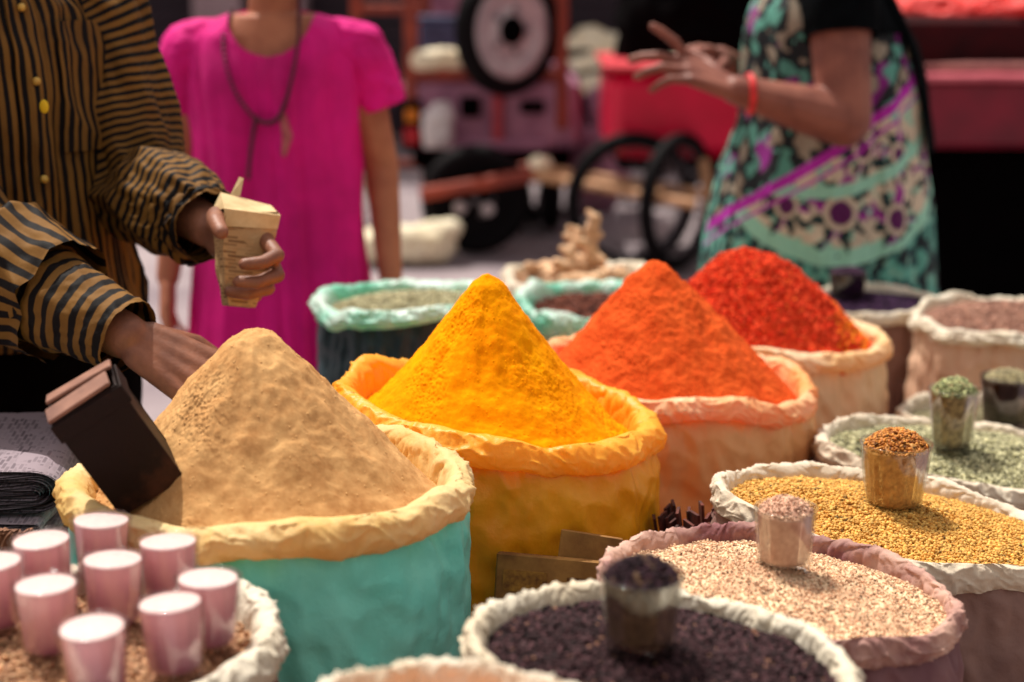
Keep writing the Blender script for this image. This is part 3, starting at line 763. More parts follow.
# carton between the teal, yellow and dark sacks
M['carton'] = mat('printed_carton', lin(176, 128, 66), lin(122, 80, 38), 22, .8, .3, 60, .002)
M['carton_ink'] = mat('carton_print', lin(200, 146, 60), lin(110, 68, 32), 60, .8)
root = empty('cardboard_carton', (.024, 1.752, ZP), 'flattened brown printed carton wedged below the yellow sack', 'carton', rz=-.16)
root.rotation_euler = (math.radians(-11), math.radians(2), -.16)
MB().box((-.0, 0, .165), (.125, .012, .33), bev=.002).build('carton_body', M['carton'], root, smooth=False)
MB().box((.030, .012, .182), (.07, .006, .352), R=(0, .07, 0), bev=.001).build('flap', M['carton'], root, smooth=False)
for x, w, z, h in ((-.028, .05, .300, .024), (.034, .03, .292, .034)):
    MB().box((x, -.0066, z), (w, .001, h)).build('printed_patch', M['carton_ink'], root, smooth=False)

# bundle of dark red sticks
M['bark'] = mat('red_brown_bark', lin(98, 38, 24), lin(36, 12, 9), 40, .75, .6, 120, .003)
rr = random.Random(4)
mb = MB()
for k in range(40):
    a, q = rr.uniform(0, 6.28), .05 * math.sqrt(rr.random())
    x, y = q * math.cos(a), q * math.sin(a)
    mb.box((x + .012, y, .170 + rr.uniform(-.010, .006)), (.0035, .022, .335), R=(rr.uniform(-.08, .08), -.10 + x * 2.2 + rr.uniform(-.05, .05), rr.uniform(-.5, .5)))
mb_keep = mb
bb = empty('bark_bundle', (.222, 1.925, ZP), 'bundle of dark red brown bark strips between the orange and yellow sacks', 'stick bundle')
mb_keep.build('splints', M['bark'], bb, smooth=False)
MB().torus((0, 0, .2), .058, .005, rot=(PI / 2, 0, 0)).build('tie', M['wood'], bb)

# crate, newspapers
M['crate'] = mat('crate_wood', lin(110, 80, 60), lin(64, 44, 36), 12, .85, .5, 70, .003, stretch=(9, 1, 9))
root = empty('wooden_crate', (-.72, 1.96, ZP), 'slatted wooden crate carrying the stack of newspapers', 'crate')
mb = MB()
for z in (.05, .15, .25):
    mb.box((0, -.15, z), (.36, .012, .07), bev=.002); mb.box((0, .15, z), (.36, .012, .07), bev=.002)
    mb.box((-.186, 0, z), (.012, .288, .07), bev=.002); mb.box((.186, 0, z), (.012, .288, .07), bev=.002)
for k in range(4): mb.box((-.135 + k * .09, 0, .306), (.084, .31, .012), bev=.002)
mb.build('slats', M['crate'], root, smooth=False)
for sx in (-1, 1):
    for sy in (-1, 1): MB().box((sx * .168, sy * .132, .15), (.022, .022, .298)).build('corner_post', M['crate'], root, smooth=False)
M['news'] = print_mat('newsprint', lin(158, 142, 150), lin(52, 40, 52), 30, 150, .44)
def newspaper(label, loc, rz, thick, w, d, curl, sheets, seed):
    """folded paper: nested sheets round one fold, the fold at the right; curl lifts the loose left side"""
    r = random.Random(seed)
    Vs, Fs, UV, n = [], [], [], 0
    k = 40
    for s in range(sheets):
        rad = thick / 2 * (s + .6) / sheets
        ww = w * (1 + r.uniform(-.03, .03)); rad *= r.uniform(.93, 1.05)
        a = np.linspace(-PI / 2, PI / 2, 14)
        xs = np.concatenate([np.linspace(-ww, 0, 13)[:-1], rad * np.cos(a) * 1.4, np.linspace(0, -ww * r.uniform(.9, 1.0), 15)[1:]])
        zs = np.concatenate([np.full(12, -rad), rad * np.sin(a), np.full(14, rad)])
        lift = curl * (np.clip(-xs / w, 0, 1)) ** 2
        sag = .006 * np.sin(xs * 18 + seed + s * .12) * np.clip(-xs / w * 2, 0, 1)
        zs = zs + thick / 2 + lift * (zs + rad) / (2 * rad + 1e-6) + sag + .001 * np.sin(xs * 40 + s)
        ny = 12
        ys = np.linspace(-d / 2, d / 2, ny)
        for y in ys:
            yy = y * (1 + .012 * math.sin(s * 2.1)) + .003 * np.sin(xs * 25 + s)
            Vs.append(np.stack([xs, yy, zs + .002 * np.sin(y * 20 + xs * 9 + s * .3)], 1))
            ln = np.concatenate([[0], np.cumsum(np.hypot(np.diff(xs), np.diff(zs)))])
            UV.append(np.stack([np.full(len(xs), y), ln], 1) + s * .37)
        Fs.append(grid_faces(len(xs), ny, wrap=False, off=n)); n += len(xs) * ny
    o = np_mesh('newspaper', np.concatenate(Vs), [np.concatenate(Fs)], M['news'], uv=np.concatenate(UV), loc=loc)
    o.rotation_euler = (0, 0, rz)
    return tag(o, label, 'newspaper', 'newspapers stacked on the crate')
zc = ZP + .313
newspaper('flat folded newspaper at the bottom of the stack on the crate', (-.545, 1.95, zc), .03, .013, .30, .27, .0, 12, 1)
newspaper('flat folded newspaper second from the bottom of the stack', (-.552, 1.945, zc + .0165), -.05, .013, .29, .26, .0, 12, 2)
newspaper('flat folded newspaper in the middle of the stack, edges towards the camera', (-.545, 1.95, zc + .033), .05, .014, .29, .26, .004, 12, 3)
newspaper('thick folded newspaper on top of the stack with its fold bulging right', (-.555, 1.965, zc + .052), .1, .05, .26, .25, .034, 18, 4)
newspaper('crumpled newspaper at the picture edge, lying curled before the thick folded one', (-.628, 1.83, zc + .052), .25, .034, .2, .07, .06, 16, 5)

# crumpled brown paper bag at the left edge
M['kraft'] = mat('kraft_paper', lin(150, 104, 72), lin(104, 66, 46), 20, .8, .6, 60, .004)
bag = sack('paper_bag', 'crumpled brown paper bag at the left edge behind the pink glasses', -.565, 1.64, .842, ZP, .075, .07, (0, 0), M['kraft'], M['kraft'], 51.0, drop=0.019, roll=.008, lip=.01, crum=.006, body_crease=.006, depth=.08)
bag['category'] = 'paper bag'

# dark tin measure leaning in the tan powder
M['tin'] = mat('shadowed_tin', lin(30, 16, 13), lin(78, 44, 30), 14, .5, .5, 50, .003, spec=.15, ramp=(.52, .7))  # near-black base colour also holds the seller's shadow on the tin
M['tin_lip'] = mat('lit_worn_lip', lin(150, 104, 84), lin(110, 70, 56), 24, .6, .3, 60, .002)  # worn flaps, made paler to carry the lit look of the top
root = empty('measuring_tin', (-.358, 1.612, .922), 'dark brown rectangular measuring tin leaning left out of the tan powder', 'measuring tin')
root.rotation_euler = (math.radians(10), math.radians(-30), math.radians(13))
mb = MB()
w, d, h, t = .072, .05, .122, .003
mb.box((0, -d / 2, h / 2), (w, t, h), bev=.001); mb.box((0, d / 2, h / 2), (w, t, h), bev=.001)
mb.box((-w / 2 + t / 2 + .0005, 0, h / 2), (t, d - t, h), bev=.001); mb.box((w / 2 - t / 2 - .0005, 0, h / 2), (t, d - t, h), bev=.001)
mb.box((0, 0, .002), (w - .002, d - .002, .004))
mb.build('tin_walls', M['tin'], root, smooth=False)
mb = MB()
mb.box((-.003, -.014, h + .0045), (.068, .025, .004), R=(.10, -.03, 0), bev=.0015)
mb.box((.002, .015, h + .006), (.070, .026, .004), R=(-.16, .03, 0), bev=.0015)
mb.build('lid_flaps', M['tin_lip'], root, smooth=False)
mb = MB()
mb.box((0, -d / 2 - .0022, h - .012), (w + .005, .0025, .02), bev=.0008); mb.box((w / 2 + .0018, 0, h - .012), (.0025, d + .001, .02), bev=.0008)
mb.build('rolled_band', M['tin'], root, smooth=False)

# ------------------------------------------------------------------ people
M['skin'] = mat('brown_skin', lin(146, 94, 70), lin(116, 72, 54), 30, .5, .45, 210, .0016, sss=.05, spec=.4)
M['skin2'] = mat('warm_skin', lin(188, 122, 90), lin(160, 96, 72), 14, .55, .15, 160, .001, sss=.05, spec=.25)
M['skin3'] = mat('deep_skin', lin(150, 94, 78), lin(116, 68, 58), 14, .5, .15, 160, .001, sss=.04, spec=.25)
M['hair'] = mat('black_hair', lin(24, 16, 16), lin(12, 8, 8), 60, .5, .5, 200, .003, stretch=(1, 1, .2))
M['black_cloth'] = mat('black_cloth', lin(8, 5, 6), lin(4, 2, 3), 20, .95, .4, 120, .002, spec=.03)
M['leather'] = mat('sandal_leather', lin(70, 44, 32), lin(40, 24, 20), 30, .6)
M['eye'] = mat('dark_eye', lin(30, 20, 18), lin(16, 10, 10), 30, .2)

def unit(v): v = np.array(v, float); return v / np.linalg.norm(v)
def rotv(v, ax, a):
    ax = unit(ax); v = np.array(v, float)
    return v * math.cos(a) + np.cross(ax, v) * math.sin(a) + ax * (ax @ v) * (1 - math.cos(a))

def hand(mb, wrist, d, n, thumb_side, curls, thumb, sc_=1.0, spread=(6, 2, -2, -7)):
    """palm of four metacarpals, four jointed fingers, thumb from the side of the palm; n = back of the hand"""
    d, n = unit(d), np.array(n, float)
    n = unit(n - (n @ d) * d)
    l = np.cross(d, n); l = l if l @ np.array(thumb_side) > 0 else -l
    W = np.array(wrist, float)
    offs = (.030, .0105, -.0095, -.028); klen = (.088, .092, .087, .078)
    segs = ((.043, .026, .02), (.048, .030, .021), (.044, .028, .021), (.034, .021, .018))
    rad = (.0096, .0098, .0093, .0082)
    out = []
    for i in range(4):
        b = W + (l * offs[i] * .55 + d * .012) * sc_
        k = W + (l * offs[i] + d * klen[i] + n * (.003 if i in (1, 2) else 0)) * sc_
        mb.caps(b, .0145 * sc_, k, (.0122 - .0006 * i) * sc_)
        if i: mb.caps((b + pb) / 2 - n * .003 * sc_, .014 * sc_, (k + pk) / 2 - d * .012 * sc_ - n * .004 * sc_, .0112 * sc_)
        pb, pk = b, k
        dr = rotv(d, n, math.radians(spread[i]) * (1 if np.cross(n, d) @ l > 0 else -1))
        axis = np.cross(dr, -n)
        p, r = k, rad[i] * sc_
        ang = 0
        for j in range(3):
            ang += math.radians(curls[i][j])
            dd = rotv(dr, axis, ang)
            q = p + dd * segs[i][j] * sc_
            mb.caps(p, r * 1.03, q, r * .9)
            p, r = q, r * .92
        out.append(p)
    # thumb: (outward, forward, palmward) for each of three segments
    p = W + (d * .022 + l * .022 - n * .006) * sc_; r = .0145 * sc_
    for j, (o, f, pw) in enumerate(thumb):
        v = unit(l * o + d * f - n * pw)
        q = p + v * (.043, .034, .027)[j] * sc_
        mb.caps(p, r, q, r * .84); p, r = q, r * .86
    mb.caps(W - d * .02 * sc_, .023 * sc_, W + d * .02 * sc_, .02 * sc_, flat=(n, .75))
    return out

def head(mb, c, face, s=1.0):
    """skull, jaw, nose, ears, brow and lips; c = centre of the skull, face = facing angle"""
    c = np.array(c, float)
    f = np.array([math.cos(face), math.sin(face), 0]); l = np.array([-f[1], f[0], 0]); u = np.array([0, 0, 1.])
    R = (0, 0, face)
    P = lambda a, b, h: c + (f * a + l * b + u * h) * s
    mb.ball(P(-.01, 0, .03), (.098 * s, .077 * s, .1 * s), R)
    mb.ball(P(.022, 0, -.045), (.066 * s, .058 * s, .075 * s), R)
    mb.caps(P(.05, 0, -.095), .022 * s, P(.062, 0, -.085), .02 * s)
    mb.caps(P(.085, 0, .0), .009 * s, P(.1, 0, -.032), .014 * s)
    mb.caps(P(.075, -.016, -.068), .009 * s, P(.075, .016, -.068), .009 * s)
    for k in (-1, 1):
        mb.caps(P(.078, .015 * k, .022), .008 * s, P(.068, .045 * k, .02), .009 * s)
        mb.caps(P(-.005, .078 * k, .015), .014 * s, P(-.002, .076 * k, -.022), .01 * s, flat=(l, .5))
        mb.ball(P(.068, .03 * k, -.02), .02 * s)
def head_parts(root, c, face, s=1.0, bun=True, brow=True):
    c = np.array(c, float)
    f = np.array([math.cos(face), math.sin(face), 0]); l = np.array([-f[1], f[0], 0]); u = np.array([0, 0, 1.])
    P = lambda a, b, h: c + (f * a + l * b + u * h) * s
    mb = MB()
    mb.ball(P(-.024, 0, .047), (.101 * s, .084 * s, .1 * s), (0, -.12, face))
    mb.ball(P(-.05, 0, -.01), (.065 * s, .078 * s, .09 * s), (0, 0, face))
    if bun:
        mb.ball(P(-.115, 0, -.03), (.045 * s, .05 * s, .045 * s), (0, 0, face))
    fn = lambda co, no: co + no * (.003 * pn(co[:, 0] * 60, co[:, 1] * 60, co[:, 2] * 14))[:, None]
    mb.build('hair', M['hair'], root, remesh=.006, smooth_it=3, fn=fn)
    for k in (-1, 1):
        MB().ball(P(.081, .031 * k, .002), .0115 * s).build('eye', M['eye'], root)

def vring(c, rx, ry, rz):
    return (np.array(c, float), np.array([math.cos(rz) * rx, math.sin(rz) * rx, 0.]), np.array([-math.sin(rz) * ry, math.cos(rz) * ry, 0.]))
def path_rings(pts, rads, up=(0, 0, 1), squash=1.0):
    pts = [np.array(p, float) for p in pts]
    out = []
    for i, p in enumerate(pts):
        d = unit(pts[min(i + 1, len(pts) - 1)] - pts[max(i - 1, 0)])
        a = np.cross(np.array(up, float), d)
        if np.linalg.norm(a) < .2: a = np.cross(np.array([0, 1., 0]), d)
        a = unit(a); b = np.cross(d, a)
        out.append((p, a * rads[i], b * rads[i] * squash))
    return out
class Cloth:
    """tube of cloth through rings (centre, axis a, axis b); disp(phi, v, P) pushes it outwards"""
    def __init__(s, rings, nu, nv, disp):
        s.A = [catmull(np.array([r[k] for r in rings]), nv) for k in range(3)]
        s.nu, s.nv, s.disp = nu, nv, disp
        s.len = np.concatenate([[0], np.cumsum(np.linalg.norm(np.diff(s.A[0], axis=0), axis=1))])
    def surf(s, phi, vi, off=0.0):
        """phi (m,), vi float index rows (k,) -> (k,m,3)"""
        i = np.clip(np.round(vi).astype(int), 0, s.nv - 1)
        c, a, b = (A[i][:, None, :] for A in s.A)
        d = a * np.cos(phi)[None, :, None] + b * np.sin(phi)[None, :, None]
        P = c + d
        n = d / np.linalg.norm(d, axis=-1, keepdims=True)
        PH, V = np.meshgrid(phi, i / (s.nv - 1))
        return P + n * (s.disp(PH, V, P) + off)[..., None]
    def patch(s, name, m, root, ph0, ph1, v0, v1, off, phase=None, nu=40, nv=None, wrap=False, cut=None, col=None):
        if wrap: phi = np.linspace(ph0, ph1, nu, endpoint=False)
        else: phi = np.linspace(ph0, ph1, nu)
        i0, i1 = int(v0 * (s.nv - 1)), int(v1 * (s.nv - 1))
        vi = np.arange(i0, i1 + 1)
        P = s.surf(phi, vi, off)
        PH, VI = np.meshgrid(phi, vi)
        F = grid_faces(nu, len(vi), wrap)
        V = P.reshape(-1, 3)
        uv = None
        if phase is not None:
            uv = np.stack([phase(PH, s.len[VI]).ravel(), s.len[VI].ravel()], 1)
            if wrap:   # repeat the seam column so that the pattern closes
                phi2 = np.linspace(ph0, ph1, nu + 1)
                P = s.surf(phi2, vi, off); PH, VI = np.meshgrid(phi2, vi)
                V = P.reshape(-1, 3); uv = np.stack([phase(PH, s.len[VI]).ravel(), s.len[VI].ravel()], 1)
                F = grid_faces(nu + 1, len(vi), False)
        if cut is not None:
            keep = ~cut(V[F].mean(1)); F = F[keep]
        c = col(V) if col is not None else None
        return np_mesh(name, V, [F], m, root, uv=uv, col=c)
    def full(s, name, m, root, **k):
        return s.patch(name, m, root, 0, 2 * PI, 0, 1, 0.0, nu=s.nu, wrap=True, **k)

def legs(mb, hip, foot_y, half, zhip, lean=0.0, face=-PI / 2):
    f = np.array([math.cos(face), math.sin(face), 0]); l = np.array([-f[1], f[0], 0])
    c = np.array([hip[0], hip[1], 0.])
    for k in (-1, 1):
        h = c + l * half * k + np.array([0, 0, zhip]); kn = c + l * half * k * .95 + f * .015 + np.array([0, 0, zhip * .54]); an = c + l * half * k * .95 + np.array([0, 0, .085])
        mb.chain([h, kn, an], [.085, .055, .037])
        mb.caps(an - f * .02 + np.array([0, 0, -.045]), .036, an + f * .13 + np.array([0, 0, -.062]), .02, flat=((0, 0, 1), .9))

# ---- the seller in the striped shirt (left)
TZ = math.radians(35)
man = empty('person', (-.74, 2.39, 0), 'man in an ochre and black striped shirt holding a paper pouch, behind the tan powder', 'person')
O = np.array([-.74, 2.39, 0.])
rel = lambda p: np.array(p, float) - O
mb = MB()
sL, sR = rel((-.60, 2.465, 1.36)), rel((-.85, 2.26, 1.345))
eL, wL = rel((-.548, 2.41, 1.12)), rel((-.402, 2.235, 1.078))
eR, wR = rel((-.70, 2.125, 1.065)), rel((-.462, 1.985, .988))
mb.loft([((0, 0, .80), .13, .1, TZ), ((0, 0, .86), .165, .115, TZ), ((0, 0, .95), .155, .115, TZ), ((0, -.0, 1.05), .15, .11, TZ), ((0, 0, 1.2), .165, .115, TZ), ((0, 0, 1.32), .17, .095, TZ), ((0, 0, 1.4), .1, .07, TZ)])
mb.chain([(0, 0, 1.36), (.01, -.01, 1.48)], [.062, .056])
mb.chain([sL, eL, wL], [.052, .042, .028]); mb.chain([sR, eR, wR], [.052, .043, .029])
hface = -PI / 2 + .6
head(mb, (.012, -.02, 1.59), hface)
legs(mb, (0, 0), 0, .095, .84, face=-PI / 2 + .5)
# hand on the pouch (left hand): fingers wrap round its right side, thumb in front on the left
dL = rel((-.352, 2.16, 1.055)) - wL
hand(mb, wL + unit(dL) * .012, (.74, -.55, -.32), (.50, .80, .20), (0, -.2, 1), ((24, 62, 36), (30, 64, 38), (36, 64, 38), (40, 62, 36)), ((.75, .5, .75), (.35, .75, .75), (.1, .9, .5)), 1.1)
# hand reaching down behind the tin (right hand)
hand(mb, wR + np.array([.010, -.002, -.004]), (.84, -.08, -.50), (.30, -.66, .66), (.1, .9, .3), ((52, 46, 24), (54, 46, 24), (56, 46, 24), (58, 44, 24)), ((.6, .8, .4), (.2, .9, .4), (.0, 1, .5)), 1.12)
mb.build('body', M['skin'], man, remesh=.0032, smooth_it=3)
head_parts(man, (.012, -.02, 1.59), hface, bun=False)
M['stripes'] = stripe_mat('striped_cotton', lin(140, 98, 40), lin(88, 56, 24), lin(12, 5, 5), .46)
ZA = TZ
def dtor(ph, v, P):
    x = P[..., 0]; z = P[..., 2]
    drape = .008 * pn(np.cos(ph) * 5, np.sin(ph) * 5, v * 1.1) + .006 * ridge(np.cos(ph) * 9, np.sin(ph) * 9, v * 1.6 + np.cos(ph))
    cr = .006 * ridge(np.cos(ph) * 3 + v * 4, np.sin(ph) * 3 + v * 3, v * 5) + .004 * fbm(np.cos(ph) * 4, np.sin(ph) * 4, v * 9, 3)
    blouse = .018 * np.exp(-((v - .12) / .12) ** 2)
    return drape + cr + blouse
shirt = Cloth([vring((0, 0, .90), .168, .13, ZA), vring((0, 0, .93), .19, .148, ZA), vring((0, -.003, 1.0), .196, .155, ZA), vring((0, 0, 1.1), .188, .148, ZA), vring((0, 0, 1.2), .19, .142, ZA), vring((0, 0, 1.3), .195, .128, ZA),
               vring((0, 0, 1.365), .185, .105, ZA), vring((0, 0, 1.41), .11, .085, ZA), vring((0, 0, 1.435), .075, .07, ZA)], 300, 260, dtor)
per = .0125
M['button'] = mat('horn_button', lin(226, 190, 90), lin(180, 130, 50), 40, .4)
shirt.full('shirt', M['stripes'], man, phase=lambda ph, l: ph * .185 / per)
fr = -PI / 2 + .12     # front centre of the torso in its own turned frame
shirt.patch('placket', M['stripes'], man, fr - .10, fr + .10, .02, .9, .006, phase=lambda ph, l: ph * .185 / per * 1.0 + .3)
shirt.patch('chest_pocket', M['stripes'], man, fr + .22, fr + .72, .46, .70, .006, phase=lambda ph, l: ph * .185 / per + .5)
mb = MB()
for v in (.1, .26, .42, .58, .74):
    p = shirt.surf(np.array([fr]), np.array([v * 259]), .009)[0, 0]
    MB().ball(p, .0055).build('shirt_button', M['button'], man)
M['badge'] = mat('yellow_petal', lin(240, 200, 30), lin(220, 170, 10), 40, .7)
def dslv(a1, a2, sd):
    def f(ph, v, P):
        return a1 * ridge(np.cos(ph) * .9 + sd, np.sin(ph) * .9, v * 4.2 + .7 * np.sin(ph + sd)) + .95 * a2 * fbm(np.cos(ph) * 1.5 + sd, np.sin(ph) * 1.5, v * 6, 3) + .0015 * ridge(np.cos(ph) * 3, np.sin(ph) * 3 + sd, v * 9)
    return f
mid = lambda a, b, t: np.array(a) * (1 - t) + np.array(b) * t
slL = Cloth(path_rings([sL + [-.05, -.02, .02], sL + [.005, 0, -.01], mid(sL, eL, .5) + [.012, 0, 0], eL + [.012, .0, .0], mid(eL, wL, .35) + [.0, 0, .0], mid(eL, wL, .72), wL + [-.01, .015, .0]],
                       [.06, .068, .066, .068, .066, .058, .043], up=(.4, .6, .3)), 160, 200, dslv(.011, .009, 3.0))
slL.full('sleeve', M['stripes'], man, phase=lambda ph, l: l / .0135 + .7 * np.sin(ph + 1))
slR = Cloth(path_rings([sR + [.05, .03, .02], sR, mid(sR, eR, .5), eR + [-.01, 0, .0], mid(eR, wR, .3), mid(eR, wR, .62)], [.075, .085, .08, .085, .08, .068], up=(.3, .5, .5)), 160, 200, dslv(.013, .008, 7.0))
slR.full('sleeve', M['stripes'], man, phase=lambda ph, l: ph * .075 / .021 + 1.5 * l)
cfR = Cloth(path_rings([mid(eR, wR, .45), mid(eR, wR, .6), mid(eR, wR, .82), mid(eR, wR, 1.02)], [.066, .058, .049, .043], up=(.3, .5, .5)), 120, 70, dslv(.003, .003, 9.0))
cfR.full('rolled_cuff', M['stripes'], man, phase=lambda ph, l: l / .0195 + .2 * np.sin(ph))
cfL = Cloth(path_rings([mid(eL, wL, .72), mid(eL, wL, .86), mid(eL, wL, .99)], [.054, .05, .046], up=(.4, .6, .3)), 120, 50, dslv(.004, .004, 5.0))
cfL.full('rolled_cuff', M['stripes'], man, phase=lambda ph, l: l / .019 + .2 * np.sin(ph))
MB().ball(rel((-.612, 2.243, 1.236)), (.006, .003, .009)).build('yellow_petal', M['badge'], man)
fdir = -PI / 2 + .5
ff = np.array([math.cos(fdir), math.sin(fdir), 0]); ll = np.array([-ff[1], ff[0], 0])
mb = MB()
mb.loft([((0, 0, .76), .19, .14, TZ), ((0, 0, .86), .178, .132, TZ), ((0, 0, .965), .165, .125, TZ)])
for k in (-1, 1):
    mb.chain([ll * .095 * k + [0, 0, .82], ll * .095 * k + ff * .015 + [0, 0, .45], ll * .095 * k + [0, 0, .11]], [.105, .082, .068])
mb.build('trousers', M['black_cloth'], man, remesh=.008, smooth_it=4, fn=lambda co, no: co + no * (.006 * ridge(co[:, 0] * 9, co[:, 1] * 9, co[:, 2] * 7))[:, None])
for k in (-1, 1):
    MB().caps(ll * .09 * k - ff * .035 + [0, 0, .02], .045, ll * .09 * k + ff * .15 + [0, 0, .02], .042, flat=((0, 0, 1), .55)).build('sandal', M['leather'], man)

# paper pouch held in the left hand
M['pouch'] = print_mat('printed_paper', lin(212, 172, 124), lin(96, 56, 36), 60, 170, .46)
M['pouch_top'] = mat('plain_paper', lin(222, 196, 148), lin(196, 166, 120), 30, .8, .4, 80, .002)
po = empty('paper_pouch', (-.348, 2.135, 1.0), 'folded pouch of old printed paper gripped in the seller\'s hand', 'paper pouch')
po.rotation_euler = (math.radians(-12), math.radians(11), math.radians(28))
wv = lambda a: a
lev = [(-.018, .010, -.008), (-.028, .014, .03), (-.034, .018, .075), (-.036, .021, .112)]
nu = 40
rows = []; uvs = []
for i, (hx, hy, z) in enumerate(catmull(lev, 24)):
    hx = abs(hx); t = np.linspace(0, 1, nu, endpoint=False) * 4
    k = t.astype(int) % 4; f = t - t.astype(int)
    cx = np.array([-1, 1, 1, -1, -1]); cyy = np.array([-1, -1, 1, 1, -1])
    x = hx * (cx[k] * (1 - f) + cx[k + 1] * f); y = hy * (cyy[k] * (1 - f) + cyy[k + 1] * f)
    y = y + .0025 * pn(x * 50, z * 40, 3) + .002 * ridge(x * 40, z * 30, 1); x = x + .002 * pn(y * 60, z * 40, 8)
    rows.append(np.stack([x, y, np.full(nu, z) + .004 * (x / .03) * (i > 18)], 1)); uvs.append(np.stack([t * .02, np.full(nu, z)], 1))
rows = np.array(rows).reshape(-1, 3); uvs = np.array(uvs).reshape(-1, 2)
n = len(rows)
V = np.concatenate([rows, [rows[:nu].mean(0)]]); uvs = np.concatenate([uvs, [[0, 0]]])
np_mesh('paper_body', V, [grid_faces(nu, 24), np.array([(n, (k + 1) % nu, k) for k in range(nu)])], M['pouch'], po, uv=uvs, smooth=False)
mb = MB()
a = .038; b = .023
mb.add([(-a, -b, .112), (a, -b, .112), (a * .95, -b * .9, .094), (-a * .95, -b * .9, .090),
        (-a * .85, b * .5, .136), (a, b * .6, .128), (a, b, .112), (-a, b, .112)],
       [(0, 1, 5, 4), (3, 2, 1, 0), (1, 6, 7, 0)], [(1, 6, 5), (4, 7, 0)])
mb.add([(-a * .5, b * .5, .134), (-a * .15, b * .5, .134), (-a * .02, b * .7, .158), (-a * .16, b * .8, .160)], [(0, 1, 2, 3)])
mb.build('folded_top', M['pouch_top'], po, smooth=False)

# ---- girl in the magenta dress
girl = empty('person', (-.47, 3.42, 0), 'girl in a magenta pink short sleeved dress with a long dark bead necklace', 'person')
mb = MB()
z = 1.0
mb.loft([((0, 0, .74), .13, .095, 0), ((0, 0, .82), .155, .11, 0), ((0, 0, .97), .12, .09, 0), ((0, 0, 1.1), .135, .1, 0), ((0, 0, 1.2), .145, .095, 0), ((0, 0, 1.265), .15, .07, 0), ((0, 0, 1.305), .09, .055, 0)])
mb.chain([(0, .005, 1.27), (0, -.005, 1.40)], [.052, .045])
for k in (-1, 1):
    s_ = np.array([.16 * k, .0, 1.235]); e_ = np.array([(.205 if k > 0 else .2) * k, .03, 1.0]); w_ = np.array([.225 * k, -.035, .785])
    mb.chain([s_, e_, w_], [.044, .036, .024])
    hand(mb, w_, (0.02 * k, -.12, -1), (k, .1, 0), (-.2 * k, -1, 0), ((12, 20, 12), (14, 22, 14), (16, 24, 14), (18, 24, 14)), ((.4, .9, .1), (.2, 1, .1), (.1, 1, .15)), .88)
head(mb, (0, -.015, 1.475), -PI / 2, .95)
legs(mb, (0, 0), 0, .075, .78)
mb.build('body', M['skin2'], girl, remesh=.0036, smooth_it=3)
head_parts(girl, (0, -.015, 1.475), -PI / 2, .95)
M['magenta'] = mat('magenta_cotton', lin(250, 14, 150), lin(196, 0, 112), 4, .8, .35, 220, .0012, trans=.16)  # darker magenta patches put deeper shading into the dress colour
def ddress(ph, v, P):
    w = np.clip(1.2 - v, .1, 1)
    return .02 * w * pn(np.cos(ph) * 3.2, np.sin(ph) * 3.2, v * 1.2) + .009 * w * ridge(np.cos(ph) * 6, np.sin(ph) * 6, v * 1.5) + .005 * ridge(np.cos(ph) * 2 + v * 3, np.sin(ph) * 2 - v * 2, v * 5)
dress = Cloth([vring((0, 0, .42), .21, .19, 0), vring((0, 0, .6), .186, .165, 0), vring((0, 0, .8), .167, .135, 0), vring((0, 0, .97), .16, .12, 0), vring((0, 0, 1.08), .16, .122, 0), vring((0, 0, 1.18), .168, .118, 0), vring((0, 0, 1.25), .17, .092, 0),
               vring((0, 0, 1.29), .125, .075, 0), vring((0, 0, 1.31), .07, .062, 0)], 240, 240, ddress)
neck = lambda C: (C[:, 1] < .03) & (((C[:, 0] + .0) / .085) ** 2 + ((C[:, 2] - 1.318) / .088) ** 2 < 1)
dress.full('dress', M['magenta'], girl, cut=neck)
for k in (-1, 1):
    s_ = np.array([.165 * k, .0, 1.25])
    slv = Cloth(path_rings([(.09 * k, 0, 1.252), s_ + [.002 * k, 0, -.014], (.19 * k, .012, 1.175), (.206 * k, .018, 1.125)], [.045, .052, .053, .051]), 90, 60, dslv(.004, .004, 2.0 * k))
    slv.full('sleeve', M['magenta'], girl)
M['beads'] = mat('dark_beads', lin(92, 20, 44), lin(54, 10, 34), 50, .4)
M['tassel'] = mat('pink_tassel', lin(196, 110, 110), lin(150, 60, 70), 50, .7)
mb = MB()
pts = catmull([(-.078, -.02, 1.315), (-.085, -.095, 1.25), (-.062, -.13, 1.17), (-.022, -.138, 1.115), (.012, -.14, 1.108), (.035, -.136, 1.14), (.052, -.13, 1.20), (.06, -.10, 1.26), (.058, -.06, 1.31), (.052, 0, 1.335)], 70)
for p in pts: mb.ball(p, .0046, nu=8, nv=6)
for p in catmull([(-.022, -.13, 1.115), (-.032, -.134, 1.06), (-.04, -.136, 1.0)], 24): mb.ball(p, .0046, nu=8, nv=6)
mb.build('necklace', M['beads'], girl)
MB().chain([(.03, -.13, 1.118), (.038, -.134, 1.08), (.03, -.132, 1.045)], [.007, .01, .005]).build('tassel', M['tassel'], girl)

